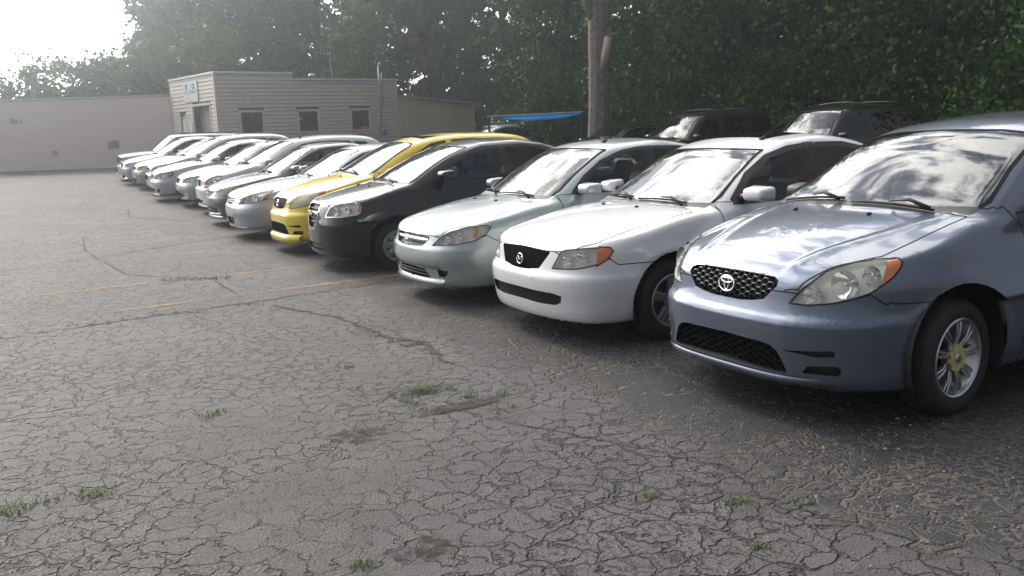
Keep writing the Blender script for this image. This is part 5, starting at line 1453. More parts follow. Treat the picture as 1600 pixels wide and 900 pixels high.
trunk.scale = (.76, .76, .94)
bark_trunk().obj('trunk', 'bark', trunk, smooth=True)
MB().tube([(-.12, -.1, 4.75), (-.32, -.2, 5.35), (-.50, -.25, 5.85)], [.16, .19, .22], 12).obj('limb_stub', 'bark', trunk, smooth=True)
MB().tube([(.16, -.28, 3.15), (.30, -.40, 3.6), (.42, -.42, 4.15)], [.10, .16, .15], 10).obj('torn_limb', 'bare_wood', trunk, smooth=True)
MB().tube([(.30, -.38, 4.0), (.55, -.30, 4.2), (.78, -.2, 4.22)], [.13, .11, .10], 10).obj('limb_stub', 'bark', trunk, smooth=True)
# blue tarpaulin shelter
leaf_mat('blue_tarp', (.02, .26, .66), (.03, .32, .76), .6); pbr('frame_dark', (.03, .03, .032), .5)
tpx = at_px(azp(845), 29.0); tpx.z = -.02
sh = empty('tarpaulin_shelter', tpx, 0.0); tag(sh, 'sagging bright blue tarpaulin stretched on a thin metal frame before the trees', 'shelter')
v = []; f = []; nx_, ny_ = 16, 8
for i in range(nx_ + 1):
    for j in range(ny_ + 1):
        x = -1.05 + 2.45 * i / nx_; y = -.9 + 1.8 * j / ny_
        s_ = (1 - ((x - .1) / 1.4) ** 2); v.append((x, y, 2.08 + .012 * (x + 1) - .15 * max(0, s_) * (1 - .9 * (y / .9) ** 2 * .35) * (1.0 if y < 0 else .8) + .0))
for i in range(nx_):
    for j in range(ny_): f.append((i * (ny_ + 1) + j, (i + 1) * (ny_ + 1) + j, (i + 1) * (ny_ + 1) + j + 1, i * (ny_ + 1) + j + 1))
tpo = mesh_obj('tarpaulin', v, f, 'blue_tarp', sh, smooth=True); sm = tpo.modifiers.new('thickness', 'SOLIDIFY'); sm.thickness = .012
v2 = []; f2 = []
for i in range(25):
    x = -1.0 + 2.4 * i / 24; dr = .03 + .16 * max(0, 1 - ((x - .15) / 1.35) ** 2); zt = 2.085 + .012 * (x + 1)
    v2 += [(x, -.93, zt), (x, -.96, zt - dr * .5), (x, -.94 + .02 * math.sin(x * 9), zt - dr)]
for i in range(24):
    for j in range(2): f2.append((i * 3 + j, i * 3 + j + 1, i * 3 + 4 + j, i * 3 + 3 + j))
mesh_obj('front_flap', v2, f2, 'blue_tarp', sh, smooth=True)
for y in (-.92, .92): MB().tube([(-1.5, y, 2.085), (1.45, y, 2.115)], .022, 6).obj('frame_rail', 'galvanised' if y < 0 else 'frame_dark', sh)
for x in (-1.45, 1.4):
    for y in (-.92, .92): MB().tube([(x, y, 0), (x, y, 2.06)], .025, 6).obj('leg', 'frame_dark', sh)
MB().tube([(.15, -.92, 1.78), (.15, -.92, 2.08)], .02, 6).obj('strap', 'frame_dark', sh); MB().tube([(-1.45, -.92, 2.04), (-1.45, .92, 2.04)], .02, 6).obj('frame_rail', 'galvanised', sh)
FRONT = lambda q, n, e: n[0] < .25 and q[0] < .95
SIDE = lambda q, n, e: q[1] > .30
def build_car(S, paint, C, h=.03, name='sedan_car'):
    """a car cut from shape S with the outlines in C"""
    P = S.P; hz = C['hz']; lamp = C['lamp']; d1, d2, d3 = C.get('doors', (1.36, 2.47, 3.42)); zb = P['zbelt']
    zs = C.get('seam_z', min(p[1] for p in lamp) + .05); lu = max(p[0] for p in lamp); zs = min(zs, P.get('arch_z', .31) + P['arch'] - .03)
    lin = lamp[0][0]
    xb = float(S.ws(np.array([zb - .02]))[0]); zh = C.get('zh', float(S.roof(np.array([2.0]))[0]) - .03); xh = float(S.ws(np.array([zh]))[0])
    yt = C.get('yt', .53)
    wsp = C.get('ws') or [(xb - .02, 0), (xb + .01, .3), (xb + .065, .52), (xb + .13, .685), (xb + .27, .69), ((xb + xh) / 2 + .10, .63), (xh + .10, yt + .035), (xh + .06, yt - .12), (xh + .025, .2), (xh + .02, 0)]
    wc = [p for p in wsp]
    regs = arch_regs(S)
    if C.get('grille'): regs.append(Reg('recess_grille', 'front', C['grille'], lambda q, n, e: q[0] < .45 and n[0] < -.05, mat=C.get('grille_mat')))
    if C.get('intake'): regs.append(Reg('recess_intake', 'front', C['intake'], lambda q, n, e: q[0] < .40 and n[0] < -.1, mat='matte_black'))
    if C.get('signal'): regs.append(Reg('turn_signal', 'diag', C['signal'], FRONT, True))
    regs.append(Reg('headlight', 'diag', lamp, FRONT, True))
    if C.get('fog'): regs.append(Reg('recess_fog', 'diag', C['fog'], FRONT, True))
    if C.get('band'): regs.append(Reg('bumper_strip', 'diag', C['band'], FRONT, True, C.get('band_mat', 'trim')))
    if h < .034:
        lo = wsp[:4]; regs.append(Reg('windshield_reflection_end', 'top', [(x - .015, y) for x, y in lo] + [(x + .055, y + (.012 if y > .6 else 0)) for x, y in reversed(lo)], lambda q, n, e: q[2] > zb - .045 - e and n[0] < -.22, mat='trim'))  # dark strip painted for the end of the glass reflection and the dashboard
    regs.append(Reg('windshield', 'top', wsp, lambda q, n, e: q[2] > zb - .045 - e and n[0] < -.22, mat='windshield_glass'))
    if C.get('sunroof'): regs.append(Reg('sunroof_glass', 'top', C['sunroof'], lambda q, n, e: q[2] > 1.25 and n[2] > .6, mat='tint_glass'))
    for wn in C['windows']: regs.append(Reg('side_window', 'side', wn, SIDE, True, C.get('side_glass', 'side_glass')))
    zr = zh - .02
    if len(C['windows']) > 1 and C.get('pillar', True):
        A_, B_ = C['windows'][0], C['windows'][1]; tw = C.get('win_trim', .03) * .5
        regs.append(Reg('window_pillar', 'side', [(A_[-1][0] - .002, A_[-1][1] - tw), (A_[-2][0] - .002, A_[-2][1] + tw), (B_[1][0] + .002, B_[1][1] + tw), (B_[0][0] + .002, B_[0][1] - tw)], SIDE, True, 'trim'))
    regs.append(Reg('rear_window', 'front', [(0, zb + .09), (.52, zb + .09), (.45, zr), (0, zr + .02)], lambda q, n, e: q[0] > P['L'] * .62 and n[0] > .22, mat='tint_glass'))
    if C.get('tail', True): regs.append(Reg('tail_light', 'front', [(.45, .72), (.45, .90), (.9, .90), (.9, .70)], lambda q, n, e: q[0] > P['L'] - .45, True, 'red_lens'))
    hs = C.get('hood_side') or [(.30, .66), (.55, .69), (xb - .05, .705)]
    regs.append(Reg('hood', 'top', [(-.1, 0), (-.1, lin / D45 - .10), (hs[0][0] - .18, hs[0][1] - .14)] + hs + [(xb + .03, .55), (xb - .025, .3), (xb - .04, 0)], lambda q, n, e: q[2] > hz - e and n[2] > .1))
    regs.append(Reg('front_bumper', 'diag', [(-.1, .02), (-.1, hz), (lin + .02, hz), ((lin + lu) / 2, min(p[1] for p in lamp) + .02), (lu - .03, zs + .03), (lu + .04, zs - .02), (1.25, zs - .02), (1.25, .02)], lambda q, n, e: q[0] < P['ax'] - .02))
    regs.append(Reg('fender', 'side', [(.15, .1), (.15, 1.25), (d1 - .12, 1.25), (d1, zb - .06), (d1, .1)], lambda q, n, e: q[1] > .45 and q[2] < zb + .02, True))
    zd = P['zb'] + .09
    regs.append(Reg('front_door', 'side', [(d1, zd), (d1, zb + .005), (d2, zb + .02), (d2, zd)], lambda q, n, e: q[1] > .5, True))
    if d3: regs.append(Reg('rear_door', 'side', [(d2, zd), (d2, zb + .02), (d3, zb + .04), (d3 - .10, zb - .20), (d3 - .27, zb - .42), (d3 - .33, zd)], lambda q, n, e: q[1] > .5, True))
    car, parts, raw = car_panels(S, regs, h, paint, name, C)
    g = parts['recess_grille'][0][4] if 'recess_grille' in parts else None
    if C.get('slats'): slats(C['grille'], S, C['slats'][0], 'grille_bar', g, C['slats'][1], *C['slats'][2:])
    if C.get('comb'): honeycomb(C['grille'], S, .02, C['comb'], 'grille_mesh', g, ys=1.4)
    if C.get('intake') and C.get('intake_slats'): slats(C['intake'], S, C['intake_slats'], 'intake_bar', parts['recess_intake'][0][4], 'black_plastic', .007, .02)
    if C.get('surround'):
        s_, v, nv, f = parts['recess_grille'][0][:4]; vs_, ns_, fs_ = ribbon(v, nv, boundary(f), C['surround'][0], .004); mesh_obj('grille_surround', vs_, fs_, C['surround'][1], car, normals=ns_)
    if C.get('lamp_rim'):
        for it in parts['headlight']:
            s_, v, nv, f, o = it; vs_, ns_, fs_ = ribbon(v, nv, boundary(f), C['lamp_rim'], .003); mesh_obj('lamp_rim', vs_, fs_, 'chrome', o, normals=ns_)
    if C.get('emblem'):
        kind, z, k, dx = C['emblem']; x0 = float(S.nx(np.array([z]))[0]); emblem_obj(kind, frame_matrix((x0 - dx, 0, z), (-1, 0, .15), (0, -1, 0)), g or car, k)
    if C.get('lip'):
        y1, z0, z1, mt, pr = C['lip']; v = []; f = []
        for y in np.linspace(-y1, y1, 41):
            x = float(S.nx(np.array([z0]))[0] + S.pl(np.array([abs(y)]))[0]); v += [(x - .004 - pr * .5, y, z1), (x - pr, y, (z0 + z1) / 2), (x - pr * .8, y, z0), (x + .05, y, z0)]
        for k in range(40):
            for j in range(3): f.append((k * 4 + j, k * 4 + j + 1, k * 4 + 5 + j, k * 4 + 4 + j))
        MB().add(v, f).obj('bumper_lip', paint if mt is None else mt, car, smooth=True)
    xw = xb
    if C.get('wipers', True):
        add_wipers(car, S, [((xw + .03, -.52), (xw + .10, -.50), (xw + .045, .04)), ((xw + .0, .10), (xw + .07, .14), (xw + .17, .62))], 7 if h < .034 else 3)
        if h < .034: add_nozzles(car, S, [(xw - .17, -.2), (xw - .17, .26)])
    if C.get('mirror', True):
        mx, my, mz = C.get('mirror_at', (xb + .36, float(S.w(np.array([1.5]))[0]) + .075, zb + .065))
        add_mirrors(car, S, mx, my, mz, C.get('mirror_mat') or paint.name, 'm' + (C.get('mirror_mat') or paint.name), C.get('mirror_d', (.15, .21, .125)), C.get('mirror_foot', 'trim'))
    if C.get('interior', True): add_interior(car, S, 0, C.get('seat', 'seat_fabric'), h < .034)
    if C.get('sticker'): add_sticker(parts['windshield'][0][4], S, xb + .24, -.47, text=h < .034)
    if C.get('antenna'):
        x, y, lx, ly, lz = C['antenna']; p, n = surf_frame(S, x, y, 0)
        a = MB().tube([p, p + Vector((.05, 0, .025))], [.022, .012], 8).obj('antenna_base', 'black_plastic', car, smooth=True)
        MB().tube([p + Vector((.02, 0, .02)), p + Vector((lx, ly, lz))], [.004, .0025], 5).obj('antenna', 'black_plastic', car)
    if C.get('rack'):
        for s in (-1, 1):
            pts = [surf_frame(S, x, s * C['rack'], .05)[0] for x in np.linspace(2.1, P['L'] - .6, 8)]; MB().tube(pts, .018, 6).obj('roof_rail', 'black_plastic', car, smooth=True)
        for x in (2.4, P['L'] - 1.0):
            MB().tube([surf_frame(S, x, y, .065)[0] for y in np.linspace(-C['rack'], C['rack'], 5)], .016, 6).obj('roof_bar', 'black_plastic', car, smooth=True)
    if d3 and h < .034 or C.get('handles'):
        for x in (d2 - .17,) + ((d3 - .22,) if d3 else ()):
            for s in (-1, 1):
                p = S.hit((x, s * 1.3, zb - .12), (0, -s, 0), 0, 1.3, 200)
                if p is not None: v, f = rounded_box((x, p[1] + s * .012, zb - .12), (.19, .035, .032), .012); MB().add(v, f).obj('door_handle', paint, car, smooth=True)
    return car, parts
def sedan_windows(x0, zb, x1, xr, ztop, slope=1.0):
    """front and rear door glass outlines: pillar foot x0, B post x1, rear end xr"""
    w = x1 - x0
    return [[(x0, zb + .01), (x0 + .24 * w, zb + .60 * (ztop - zb) * .72), (x0 + .50 * w, zb + (ztop - zb) * .80), (x0 + .78 * w, zb + (ztop - zb) * .97), (x1 - .09, ztop), (x1 - .055, zb + .025)],
            [(x1 + .045, zb + .03), (x1 + .01, ztop + .002), (x1 + .32, ztop - .008), (x1 + (xr - x1) * .70, zb + (ztop - zb) * .82), (x1 + (xr - x1) * .88, zb + (ztop - zb) * .52), (xr, zb + .07)]]
CAR_N = {}
def finish(car, row, back, dyaw, label, cat='car', group='cars parked in the front row'):
    place(car, row, back, dyaw); tag(car, label, cat, group); return car

car_paint('slate_blue', (.122, .146, .200), .6, .32, .06); car_paint('white_paint', (.70, .71, .72), 0, .4, .04); car_paint('seafoam', (.37, .425, .425), .5, .34, .05); car_paint('black_paint', (.004, .005, .007), .0, .3, .012, .03)
car_paint('yellow_paint', (.84, .63, .06), .0, .35, .05); car_paint('silver_blue', (.46, .49, .54), .6, .34, .05); car_paint('dark_grey', (.16, .165, .18), .5, .36, .08); car_paint('silver', (.50, .51, .53), .6, .34, .05); car_paint('champagne', (.46, .43, .38), .55, .36, .05); car_paint('pearl_silver', (.56, .56, .57), .5, .34, .04); car_paint('dusk_black', (.005, .006, .007), 0, .35, .02, .03); car_paint('dark_green', (.007, .010, .009), .0, .35, .03, .03)

# 1 the slate blue hatchback nearest the camera
c1, p1 = build_matrix(MATS['slate_blue'], h=.026); add_sticker(p1['windshield'][0][4], MATRIX, 1.335, -.50, .22, .085); finish(c1, 3.77, 3.365, 0, 'slate blue hatchback with honeycomb grille, nearest the camera')
# 2 white sedan
C2 = dict(hz=.70, grille=[(0, .545), (.10, .547), (.265, .566), (.365, .688), (.34, .70), (0, .712)], comb=.011, emblem=('wings', .615, .95, .012), lamp=[(.344, .577), (.417, .699), (.455, .716), (.58, .730), (.693, .738), (.786, .733), (.806, .713), (.773, .659), (.72, .632), (.662, .612), (.548, .589)],
    signal=[(.708, .745), (.786, .740), (.81, .713), (.773, .655), (.72, .625), (.690, .607)], lens='hazed_lens', bowls=[(.46, .645, .05), (.58, .66, .05)], intake=[(0, .312), (.29, .306), (.46, .311), (.51, .335), (.525, .385), (.45, .40), (0, .405)], depth=dict(recess_grille=.03, recess_intake=.03),
    seam_z=.635, windows=[[(1.50, .985), (1.74, 1.18), (1.98, 1.305), (2.22, 1.362), (2.40, 1.375), (2.43, .995)], [(2.55, .995), (2.52, 1.378), (2.85, 1.37), (3.15, 1.31), (3.32, 1.19), (3.44, 1.04)]], win_trim=.055, doors=(1.36, 2.48, 3.44), zh=1.372, yt=.52, antenna=(2.18, -.36, .33, -.02, .20),
    sunroof=[(2.22, 0), (2.24, .38), (2.72, .38), (2.74, 0)], wheel='five', sticker=True, mirror_at=(1.58, .955, 1.045), mirror_d=(.16, .235, .135), hood_side=[(.30, .672), (.54, .682), (.95, .70), (1.16, .705)])
c2, p2 = build_car(PROTEGE, MATS['white_paint'], C2, .027); finish(c2, 6.0, 3.30, 0, 'white sedan with dark mesh grille and orange side markers, second from the camera')
# 3 pale green sedan
C3 = dict(hz=.655, grille=[(0, .542), (.15, .545), (.30, .557), (.375, .615), (.385, .645), (.2, .655), (0, .66)], slats=((.605,), 'seafoam', .024, .0), emblem=('letter_h', .602, 1.0, .028), lamp=[(.377, .570), (.444, .624), (.50, .66), (.57, .695), (.74, .742), (.89, .748), (.94, .734), (.90, .67), (.81, .616), (.64, .586)],
    signal=[(.79, .645), (.81, .715), (.845, .715), (.825, .66)], lens='clear_lens', bowls=[(.55, .635, .042), (.67, .665, .045)], lamp_back='lamp_inner', intake=[(0, .25), (.25, .253), (.36, .26), (.285, .338), (0, .345)], intake_slats=(.28, .31), fog=[(.415, .345), (.55, .342), (.535, .30), (.50, .275), (.43, .28)], depth=dict(recess_grille=.035, recess_intake=.06, recess_fog=.04),
    seam_z=.628, windows=[[(1.44, .975), (1.62, 1.12), (1.85, 1.255), (2.1, 1.335), (2.3, 1.362), (2.38, 1.365), (2.41, .985)], [(2.53, .985), (2.50, 1.367), (2.85, 1.355), (3.15, 1.28), (3.32, 1.16), (3.42, 1.03)]], win_trim=.04, doors=(1.29, 2.47, 3.42), zh=1.388, antenna=(2.12, -.30, .36, 0, .15), wheel='cap', sticker=True, lip=(.56, .20, .235, None, .02), mirror_at=(1.50, .955, 1.02), mirror_d=(.16, .22, .13))
c3, p3 = build_car(CIVIC, MATS['seafoam'], C3, .028); finish(c3, 8.05, 3.22, 0, 'pale seafoam green sedan with body coloured grille bar, third from the camera')
# 4 black sedan
C4 = dict(hz=.80, grille=[(0, .50), (.10, .505), (.17, .56), (.215, .66), (.25, .79), (.2, .805), (0, .81)], slats=((.58, .63, .74), 'black_plastic', .008, .01), surround=(.03, 'chrome'), emblem=('bowtie', .69, 1.0, .018), lamp=[(.335, .658), (.41, .77), (.48, .80), (.58, .823), (.74, .835), (.815, .818), (.84, .78), (.835, .735), (.80, .692), (.60, .665)],
    signal=[(.765, .832), (.815, .818), (.84, .78), (.835, .735), (.80, .695), (.785, .70), (.80, .77)], lens='clear_lens', lamp_rim=.012, bowls=[(.50, .735, .055), (.66, .76, .05)], intake=[(0, .235), (.30, .245), (.36, .29), (.31, .33), (0, .335)], intake_slats=(.27, .30), depth=dict(recess_grille=.04, recess_intake=.05),
    seam_z=.69, windows=sedan_windows(1.30, 1.035, 2.36, 3.25, 1.40), win_trim=.035, doors=(1.18, 2.36, 3.25), zh=1.425, wheel='cap', mirror_at=(1.42, .94, 1.10), rib=dict(lampseal=0))
c4, p4 = build_car(AVEO, MATS['black_paint'], C4, .030)
sl = MB(); sl_v = [(AVEO.nx(np.array([.69]))[0] + AVEO.pl(np.array([abs(y)]))[0] - .004, y) for y in np.linspace(-.225, .225, 19)]
v = []; f = []
for (x, y) in sl_v: v += [(x + .01, y, .668), (x - .008, y, .675), (x - .008, y, .705), (x + .01, y, .712)]
for i in range(18):
    for j in range(3): f.append((i * 4 + j, i * 4 + j + 1, i * 4 + 5 + j, i * 4 + 4 + j))
sl.add(v, f).obj('grille_bar', 'chrome', p4['recess_grille'][0][4], smooth=True)
finish(c4, 10.85, 3.12, 2, 'black sedan with chrome framed grille and gold bow tie badge')
# 5 yellow hatchback
c5, p5 = build_matrix(MATS['yellow_paint'], True, h=.032); finish(c5, 12.85, 3.18, 0, 'bright yellow hatchback with black grille')
MB().prism([(2.15, -.38), (2.15, .38), (2.75, .38), (2.75, -.38)], 1.535, 1.556).obj('sunroof_panel', 'tint_glass', c5)
y5 = MB(); v = []; f = []
for y in np.linspace(-.66, .66, 41):
    x = float(MATRIX.nx(np.array([.25]))[0] + MATRIX.pl(np.array([abs(y)]))[0]); v += [(x - .01, y, .275), (x - .045, y, .25), (x - .04, y, .165), (x + .05, y, .165)]
for k in range(40):
    for j in range(3): f.append((k * 4 + j, k * 4 + j + 1, k * 4 + 5 + j, k * 4 + 4 + j))
y5.add(v, f).obj('front_spoiler', 'yellow_paint', c5, smooth=True)
# 6 silver sedan with red markers
C6 = dict(hz=.665, grille=[(0, .56), (.12, .565), (.22, .60), (.30, .645), (.27, .66), (0, .668)], slats=((.60, .635), 'chrome', .010, .0), emblem=('letter_h', .615, 1.0, .02), lamp=[(.36, .58), (.46, .66), (.60, .73), (.80, .775), (.985, .80), (.95, .74), (.88, .655), (.80, .625), (.60, .60)],
    signal=[(.83, .635), (.88, .73), (.925, .755), (.895, .665)], lens='clear_lens', bowls=[(.56, .655, .05), (.72, .69, .05)], signal_mat=None, intake=[(0, .245), (.20, .25), (.245, .30), (.235, .36), (0, .365)], intake_slats=(.285, .32), depth=dict(recess_grille=.04, recess_intake=.05), seam_z=.64,
    windows=sedan_windows(1.60, .985, 2.66, 3.62, 1.365), doors=(1.44, 2.66, 3.66), zh=1.372, yt=.55, lip=(.62, .195, .215, 'satin_metal', .012), sticker=False, win_trim=.03)
c6, p6 = build_car(ACCORD, MATS['silver_blue'], C6, .032); finish(c6, 15.2, 3.0, 0, 'silver sedan with wedge headlights, parked just beyond the yellow hatchback')
# 7 dark grey sedan with lip spoiler
C7 = dict(C3); C7.update(grille=[(0, .535), (.20, .54), (.30, .60), (.36, .645), (0, .66)], slats=((.56, .60, .635), 'black_plastic', .006, .01), emblem=('letter_h', .60, .9, .018), lens='yellowed_lens', signal=[(.76, .66), (.79, .715), (.83, .72), (.805, .67)], lip=(.60, .15, .215, 'satin_metal', .05), sticker=False, fog=None, antenna=None, intake=[(0, .245), (.40, .25), (.46, .29), (.42, .345), (0, .35)], wheel='five')
c7, p7 = build_car(CIVIC, MATS['dark_grey'], C7, .034); finish(c7, 17.75, 3.12, 1, 'dark grey sedan with yellowed headlights and silver chin spoiler')
# 8 white wagon with red tape under its headlight
MW = dict(hz=.70, doors=(1.415, 2.49, 3.38), zh=1.49, yt=.55, windows=[[(1.52, 1.075), (1.66, 1.16), (1.9, 1.285), (2.18, 1.405), (2.42, 1.44), (2.44, 1.06)], [(2.54, 1.06), (2.54, 1.445), (2.9, 1.455), (3.26, 1.43), (3.36, 1.09)], [(3.46, 1.10), (3.36, 1.42), (3.62, 1.40), (3.88, 1.22), (3.92, 1.13)]])
C8 = dict(MW, grille=[(0, .60), (.08, .605), (.17, .66), (.20, .71), (.16, .735), (0, .74)], slats=((.65, .69), 'chrome', .008, .01), emblem=('bar', .67, .6, .015), lamp=[(.36, .65), (.40, .73), (.52, .81), (.66, .845), (.80, .84), (.81, .79), (.72, .71), (.56, .66)], lens='clear_lens', bowls=[(.5, .72, .05), (.64, .76, .05)],
    band=[(.32, .57), (.32, .62), (.66, .64), (.66, .59)], band_mat='red_tape', intake=[(0, .25), (.30, .26), (.36, .32), (0, .34)], seam_z=.66, antenna=(2.2, -.30, .35, 0, .22), lip=(.5, .17, .22, 'white_trim', .04))
c8, p8 = build_car(MATRIX, MATS['white_paint'], C8, .036, 'wagon_car'); finish(c8, 20.2, 3.38, 0, 'white wagon with red tape under its headlight')
# 9 - 14 the far silver cars
C9 = dict(hz=.66, grille=[(0, .55), (.12, .555), (.24, .60), (.22, .66), (0, .675)], slats=((.61,), 'chrome', .008, .01), lamp=[(.33, .58), (.38, .66), (.52, .71), (.72, .735), (.86, .73), (.84, .66), (.66, .60)], lens='clear_lens', bowls=[(.5, .65, .05)], intake=[(0, .21), (.30, .22), (.42, .30), (.36, .33), (0, .34)], seam_z=.63, windows=sedan_windows(1.44, .975, 2.46, 3.42, 1.36), doors=(1.30, 2.47, 3.42), zh=1.388, antenna=(2.1, -.34, .38, 0, .25), handles=True)
c9, p9 = build_car(CIVIC, MATS['silver'], C9, .040); finish(c9, 22.5, 3.30, 0, 'silver sedan with small oval grille and tall aerial, next beyond the white wagon')
C10 = dict(C9, grille=[(0, .585), (.18, .59), (.26, .62), (.22, .655), (0, .66)], lamp=[(.30, .57), (.36, .66), (.50, .715), (.70, .74), (.90, .75), (.92, .70), (.84, .63), (.62, .585)], signal=[(.78, .64), (.80, .735), (.86, .745), (.87, .68)], intake=[(0, .23), (.34, .24), (.42, .33), (0, .35)], fog=[(.42, .26), (.42, .33), (.56, .33), (.56, .27)], antenna=None, lip=(.6, .17, .20, 'silver', .03))
c10, p10 = build_car(PROTEGE, MATS['pearl_silver'], C10, .042); finish(c10, 24.75, 3.0, 1, 'silver sedan with amber corner lamps and low chin, among the far cars')
C11 = dict(MW, grille=[(0, .68), (.22, .685), (.24, .73), (0, .74)], lamp=[(.38, .62), (.42, .74), (.56, .82), (.74, .85), (.88, .845), (.86, .78), (.72, .70), (.54, .63)], signal=[(.70, .76), (.72, .84), (.84, .845), (.80, .77)], lens='clear_lens', bowls=[(.55, .73, .055)], intake=[(0, .40), (.26, .41), (.26, .53), (0, .54)], fog=[(.30, .24), (.30, .33), (.42, .33), (.42, .25)], seam_z=.65)
c11, p11 = build_car(MATRIX, MATS['silver'], C11, .042, 'crossover_car'); finish(c11, 27.1, 3.2, 0, 'tall silver crossover with big round headlights among the far cars')
C12 = dict(C9, grille=[(0, .57), (.28, .58), (.32, .63), (.26, .66), (0, .665)], slats=((.60, .63), 'chrome', .006, .01), lamp=[(.36, .58), (.42, .67), (.60, .71), (.82, .73), (.84, .68), (.70, .61)], antenna=None)
c12, p12 = build_car(ACCORD, MATS['champagne'], dict(C12, windows=sedan_windows(1.60, .985, 2.66, 3.62, 1.365), doors=(1.44, 2.66, 3.66), zh=1.372, yt=.55), .048); finish(c12, 29.4, 3.1, 0, 'champagne beige sedan among the far cars')
C13 = dict(C9, grille=[(0, .53), (.34, .545), (.38, .66), (.30, .68), (0, .685)], slats=((.56, .59, .62, .65), 'chrome', .007, .006), lamp=[(.40, .58), (.44, .68), (.60, .72), (.80, .74), (.84, .68), (.66, .60)], antenna=None, lip=(.6, .20, .225, 'silver', .02), fog=None)
c13, p13 = build_car(CIVIC, MATS['silver'], C13, .048); finish(c13, 31.7, 2.98, 0, 'silver sedan with wide slatted chrome grille, last but one of the row')
CS = dict(hz=.93, grille=[(0, .68), (.40, .685), (.43, .90), (.38, .92), (0, .925)], slats=((.74, .80, .86), 'chrome', .012, .01), surround=(.035, 'chrome'), lamp=[(.36, .70), (.37, .90), (.50, .92), (.68, .92), (.70, .72), (.56, .70)], lens='clear_lens', bowls=[(.48, .81, .07)], intake=[(0, .36), (.34, .37), (.36, .45), (0, .46)], seam_z=.68, doors=(1.38, 2.40, 3.35), zh=1.625, yt=.58,
    windows=[[(1.50, 1.13), (1.72, 1.35), (1.92, 1.56), (2.06, 1.615), (2.33, 1.625), (2.35, 1.12)], [(2.45, 1.12), (2.43, 1.627), (3.22, 1.62), (3.30, 1.13)], [(3.40, 1.14), (3.34, 1.615), (4.10, 1.57), (4.20, 1.16)]], rack=.56, handles=True)
c14, p14 = build_car(SUV, MATS['pearl_silver'], CS, .045, 'suv_car'); finish(c14, 34.0, 3.1, 0, 'white SUV with square upright grille, farthest of the row by the pink wall'); c14.scale = (1, 1, .88)
# the dark cars in the second row, in front of the trees
G2 = 'dark cars parked in the back row'
CD = dict(CS, pillar=False, side_glass='tint_glass', sticker=True, slats=((.74, .80, .86), 'black_plastic', .012, .01), surround=None)
s1, q1 = build_car(SUV, MATS['dusk_black'], CD, .040, 'suv_car'); finish(s1, 13.5, 13.0, 0, 'large black SUV with roof rack behind the white sedan and slate blue hatchback', group=G2); s1.scale = (.97, .97, 1.0)
s2, q2 = build_car(SUV, MATS['dark_green'], CD, .045, 'suv_car'); finish(s2, 18.2, 13.2, 0, 'smaller very dark green SUV with roof rack, left of the large black one', group=G2)
s3, q3 = build_car(CIVIC, MATS['dark_green'], dict(C9, side_glass='tint_glass', antenna=None, trim_mat='satin_metal', rib=dict(side_window=.018)), .048); finish(s3, 21.4, 13.2, 0, 'dark sedan with bright window trim parked before the lopped trunk', group=G2)
s4, q4 = build_car(PROTEGE, MATS['silver_blue'], dict(C9, antenna=None, rack=.48, side_glass='tint_glass'), .048); finish(s4, 28.2, 12.6, 0, 'silver car with roof rack showing behind the yellow hatchback', group=G2)
# ------------------------------------------------------------------ lettering on the office sign
sign_text('CID COMPANY', .20, 2.43, 3.72, 'sign_ink')
for y in (2.83, 2.08):
    mb = MB(); pts = [(-.076, y + .085 * math.cos(a), 3.96 + .10 * math.sin(a)) for a in np.linspace(0, 2 * math.pi, 25)]; mb.tube(pts, .014, 5, cap=False); mb.obj('lettering', 'sign_ink', sg)
# ------------------------------------------------------------------ weeds in the cracks
leaf_mat('weed', (.08, .125, .035), (.17, .21, .08), .3); leaf_mat('weed_dry', (.18, .17, .06), (.26, .24, .09), .3)
def on_ground(px, py):
    d = _R * ((px - 800) / FPX) - _U * ((py - 450) / FPX) + _fw; k = -CAM_H / d.z; return Vector((d.x * k, d.y * k, 0))
def tuft(px, py, size, n, label, mat='weed', spread=(.08, .08)):
    size *= .58; n = int(n * 1.1)
    p = on_ground(px, py); e_v = []; e_f = []
    for k in range(n):
        x, y = (max(-1.3, min(1.3, random.gauss(0, 1))) * q for q in spread); th = random.uniform(0, 6.28); l = size * random.uniform(.5, 1.2); w = random.uniform(.0014, .003); b = random.uniform(.5, 1.5)
        d = Vector((math.cos(th), math.sin(th), 0)); s_ = Vector((-d.y, d.x, 0)) * w; o = Vector((x, y, 0)); m_ = o + d * l * b * .35 + Vector((0, 0, l * .6)); t_ = o + d * l * b + Vector((0, 0, l * (1.05 - .5 * b)))
        i = len(e_v); e_v += [(o - s_)[:], (o + s_)[:], (m_ + s_ * .8)[:], t_[:], (m_ - s_ * .8)[:]]; e_f.append([i, i + 1, i + 2, i + 4]); e_f.append([i + 4, i + 2, i + 3])
    o = mesh_obj('weed_tuft', e_v, e_f, mat); o.location = p; tag(o, label, 'weed', 'weeds growing in the cracked asphalt')
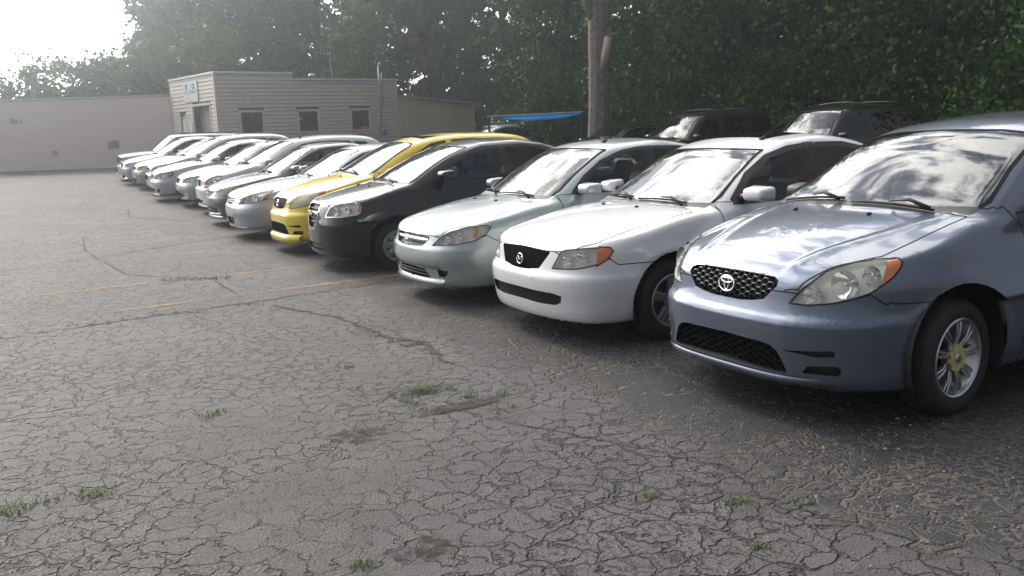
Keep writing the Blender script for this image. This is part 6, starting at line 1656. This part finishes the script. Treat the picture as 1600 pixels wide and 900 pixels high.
TU = [(305, 438, .12, 190, (.30, .07), 'wide flat grass patch between the faint yellow parking lines'), (16, 797, .07, 70, (.06, .05), 'grass tuft at the left edge of the picture'), (80, 781, .05, 36, (.04, .04), 'thin grass tuft second from the left edge'), (151, 771, .07, 80, (.06, .05), 'fuller grass tuft in the lower left'),
      (332, 649, .07, 50, (.05, .04), 'small tuft alone in the middle of the cracked asphalt'), (662, 613, .09, 70, (.05, .04), 'tallest green weed by the dark dirt patch'), (634, 626, .06, 34, (.03, .03), 'weed left of the tallest weed'), (652, 632, .05, 22, (.03, .03), 'tiny weed below the tallest weed'), (693, 643, .05, 26, (.03, .03), 'weed below the dark dirt patch'),
      (735, 620, .06, 34, (.03, .03), 'weed on the right part of the dark dirt patch'), (706, 609, .05, 28, (.03, .03), 'weed above the dark dirt patch'), (787, 617, .06, 30, (.04, .03), 'weed at the right rim of the dirt patches'), (790, 637, .05, 24, (.04, .03), 'weed lowest at the right rim of the dirt patches'), (811, 611, .04, 16, (.03, .03), 'rightmost weed near the dirt patches'),
      (546, 574, .05, 26, (.03, .03), 'weed left of the wide crooked crack'), (590, 526, .05, 40, (.05, .03), 'weeds on the wide crooked crack'), (625, 533, .06, 60, (.07, .03), 'yellowish weeds at the end of the wide crack'), (707, 532, .05, 26, (.03, .03), 'weed before the white sedan'), (565, 884, .06, 44, (.03, .03), 'bright weed at the bottom edge'),
      (1016, 775, .04, 24, (.03, .02), 'thin weed below the slate blue hatchback, left'), (1155, 784, .05, 34, (.03, .02), 'thin weed below the slate blue hatchback, middle'), (1256, 787, .05, 30, (.03, .02), 'thin weed below the slate blue hatchback, right'), (1188, 857, .05, 34, (.03, .02), 'weed at the lower right'),
      (140, 508, .06, 60, (.14, .04), 'grass on the straight joint, left'), (202, 500, .05, 40, (.10, .04), 'grass on the straight joint, second from left'), (266, 492, .06, 60, (.14, .04), 'grass on the straight joint, third from left'), (298, 489, .06, 50, (.12, .04), 'grass on the straight joint, fourth from left'), (390, 477, .06, 40, (.10, .04), 'grass where the joint meets the crooked crack')]
for px, py, s_, n, sp_, lb in TU: tuft(px, py, s_, n, lb, 'weed_dry' if 'yellowish' in lb else 'weed', sp_)
# ------------------------------------------------------------------ loose grit
pbr('grit', (.19, .175, .16), .9, noise=(50, .4))
def grit():
    v = []; f = []; n = 3000
    for k in range(n):
        if k < 1900:
            r = random.uniform(1.0, 7.5); b = 3.1 + random.gauss(0, .75) - .06 * abs(r - 4)
        else: r = random.uniform(.8, 9); b = random.uniform(-2, 4)
        s = abs(random.gauss(0, .0034)) + .002; p = lot(r, b, s * .3); th = random.uniform(0, 6.28); i = len(v)
        for j in range(4): a = th + j * 1.57; v.append((p.x + s * math.cos(a) * random.uniform(.7, 1.3), p.y + s * math.sin(a) * random.uniform(.7, 1.3), p.z))
        v.append((p.x + random.uniform(-.3, .3) * s, p.y + random.uniform(-.3, .3) * s, p.z + s * .8)); f += [[i, i + 1, i + 4], [i + 1, i + 2, i + 4], [i + 2, i + 3, i + 4], [i + 3, i, i + 4]]
    tag(mesh_obj('loose_grit', v, f, 'grit'), 'loose pale grit scattered on the asphalt', kind='stuff')
grit()

# ------------------------------------------------------------------ haze volume added for the veiling glare towards the sun
HZ_DENS = .0044
def haze():
    m, t = new_mat('glare_haze'); o = N(t, 'ShaderNodeOutputMaterial'); v = N(t, 'ShaderNodeVolumePrincipled')
    v.inputs['Color'].default_value = (.86, .94, 1, 1); v.inputs['Density'].default_value = HZ_DENS; v.inputs['Anisotropy'].default_value = .86
    lk(t, v.outputs[0], o.inputs['Volume'])
    b = MB().box((30, 60, 11.0), (330, 260, 26)).obj('haze', m); tag(b, 'thin haze volume added to give the veil of sun glare', kind='stuff')
haze()
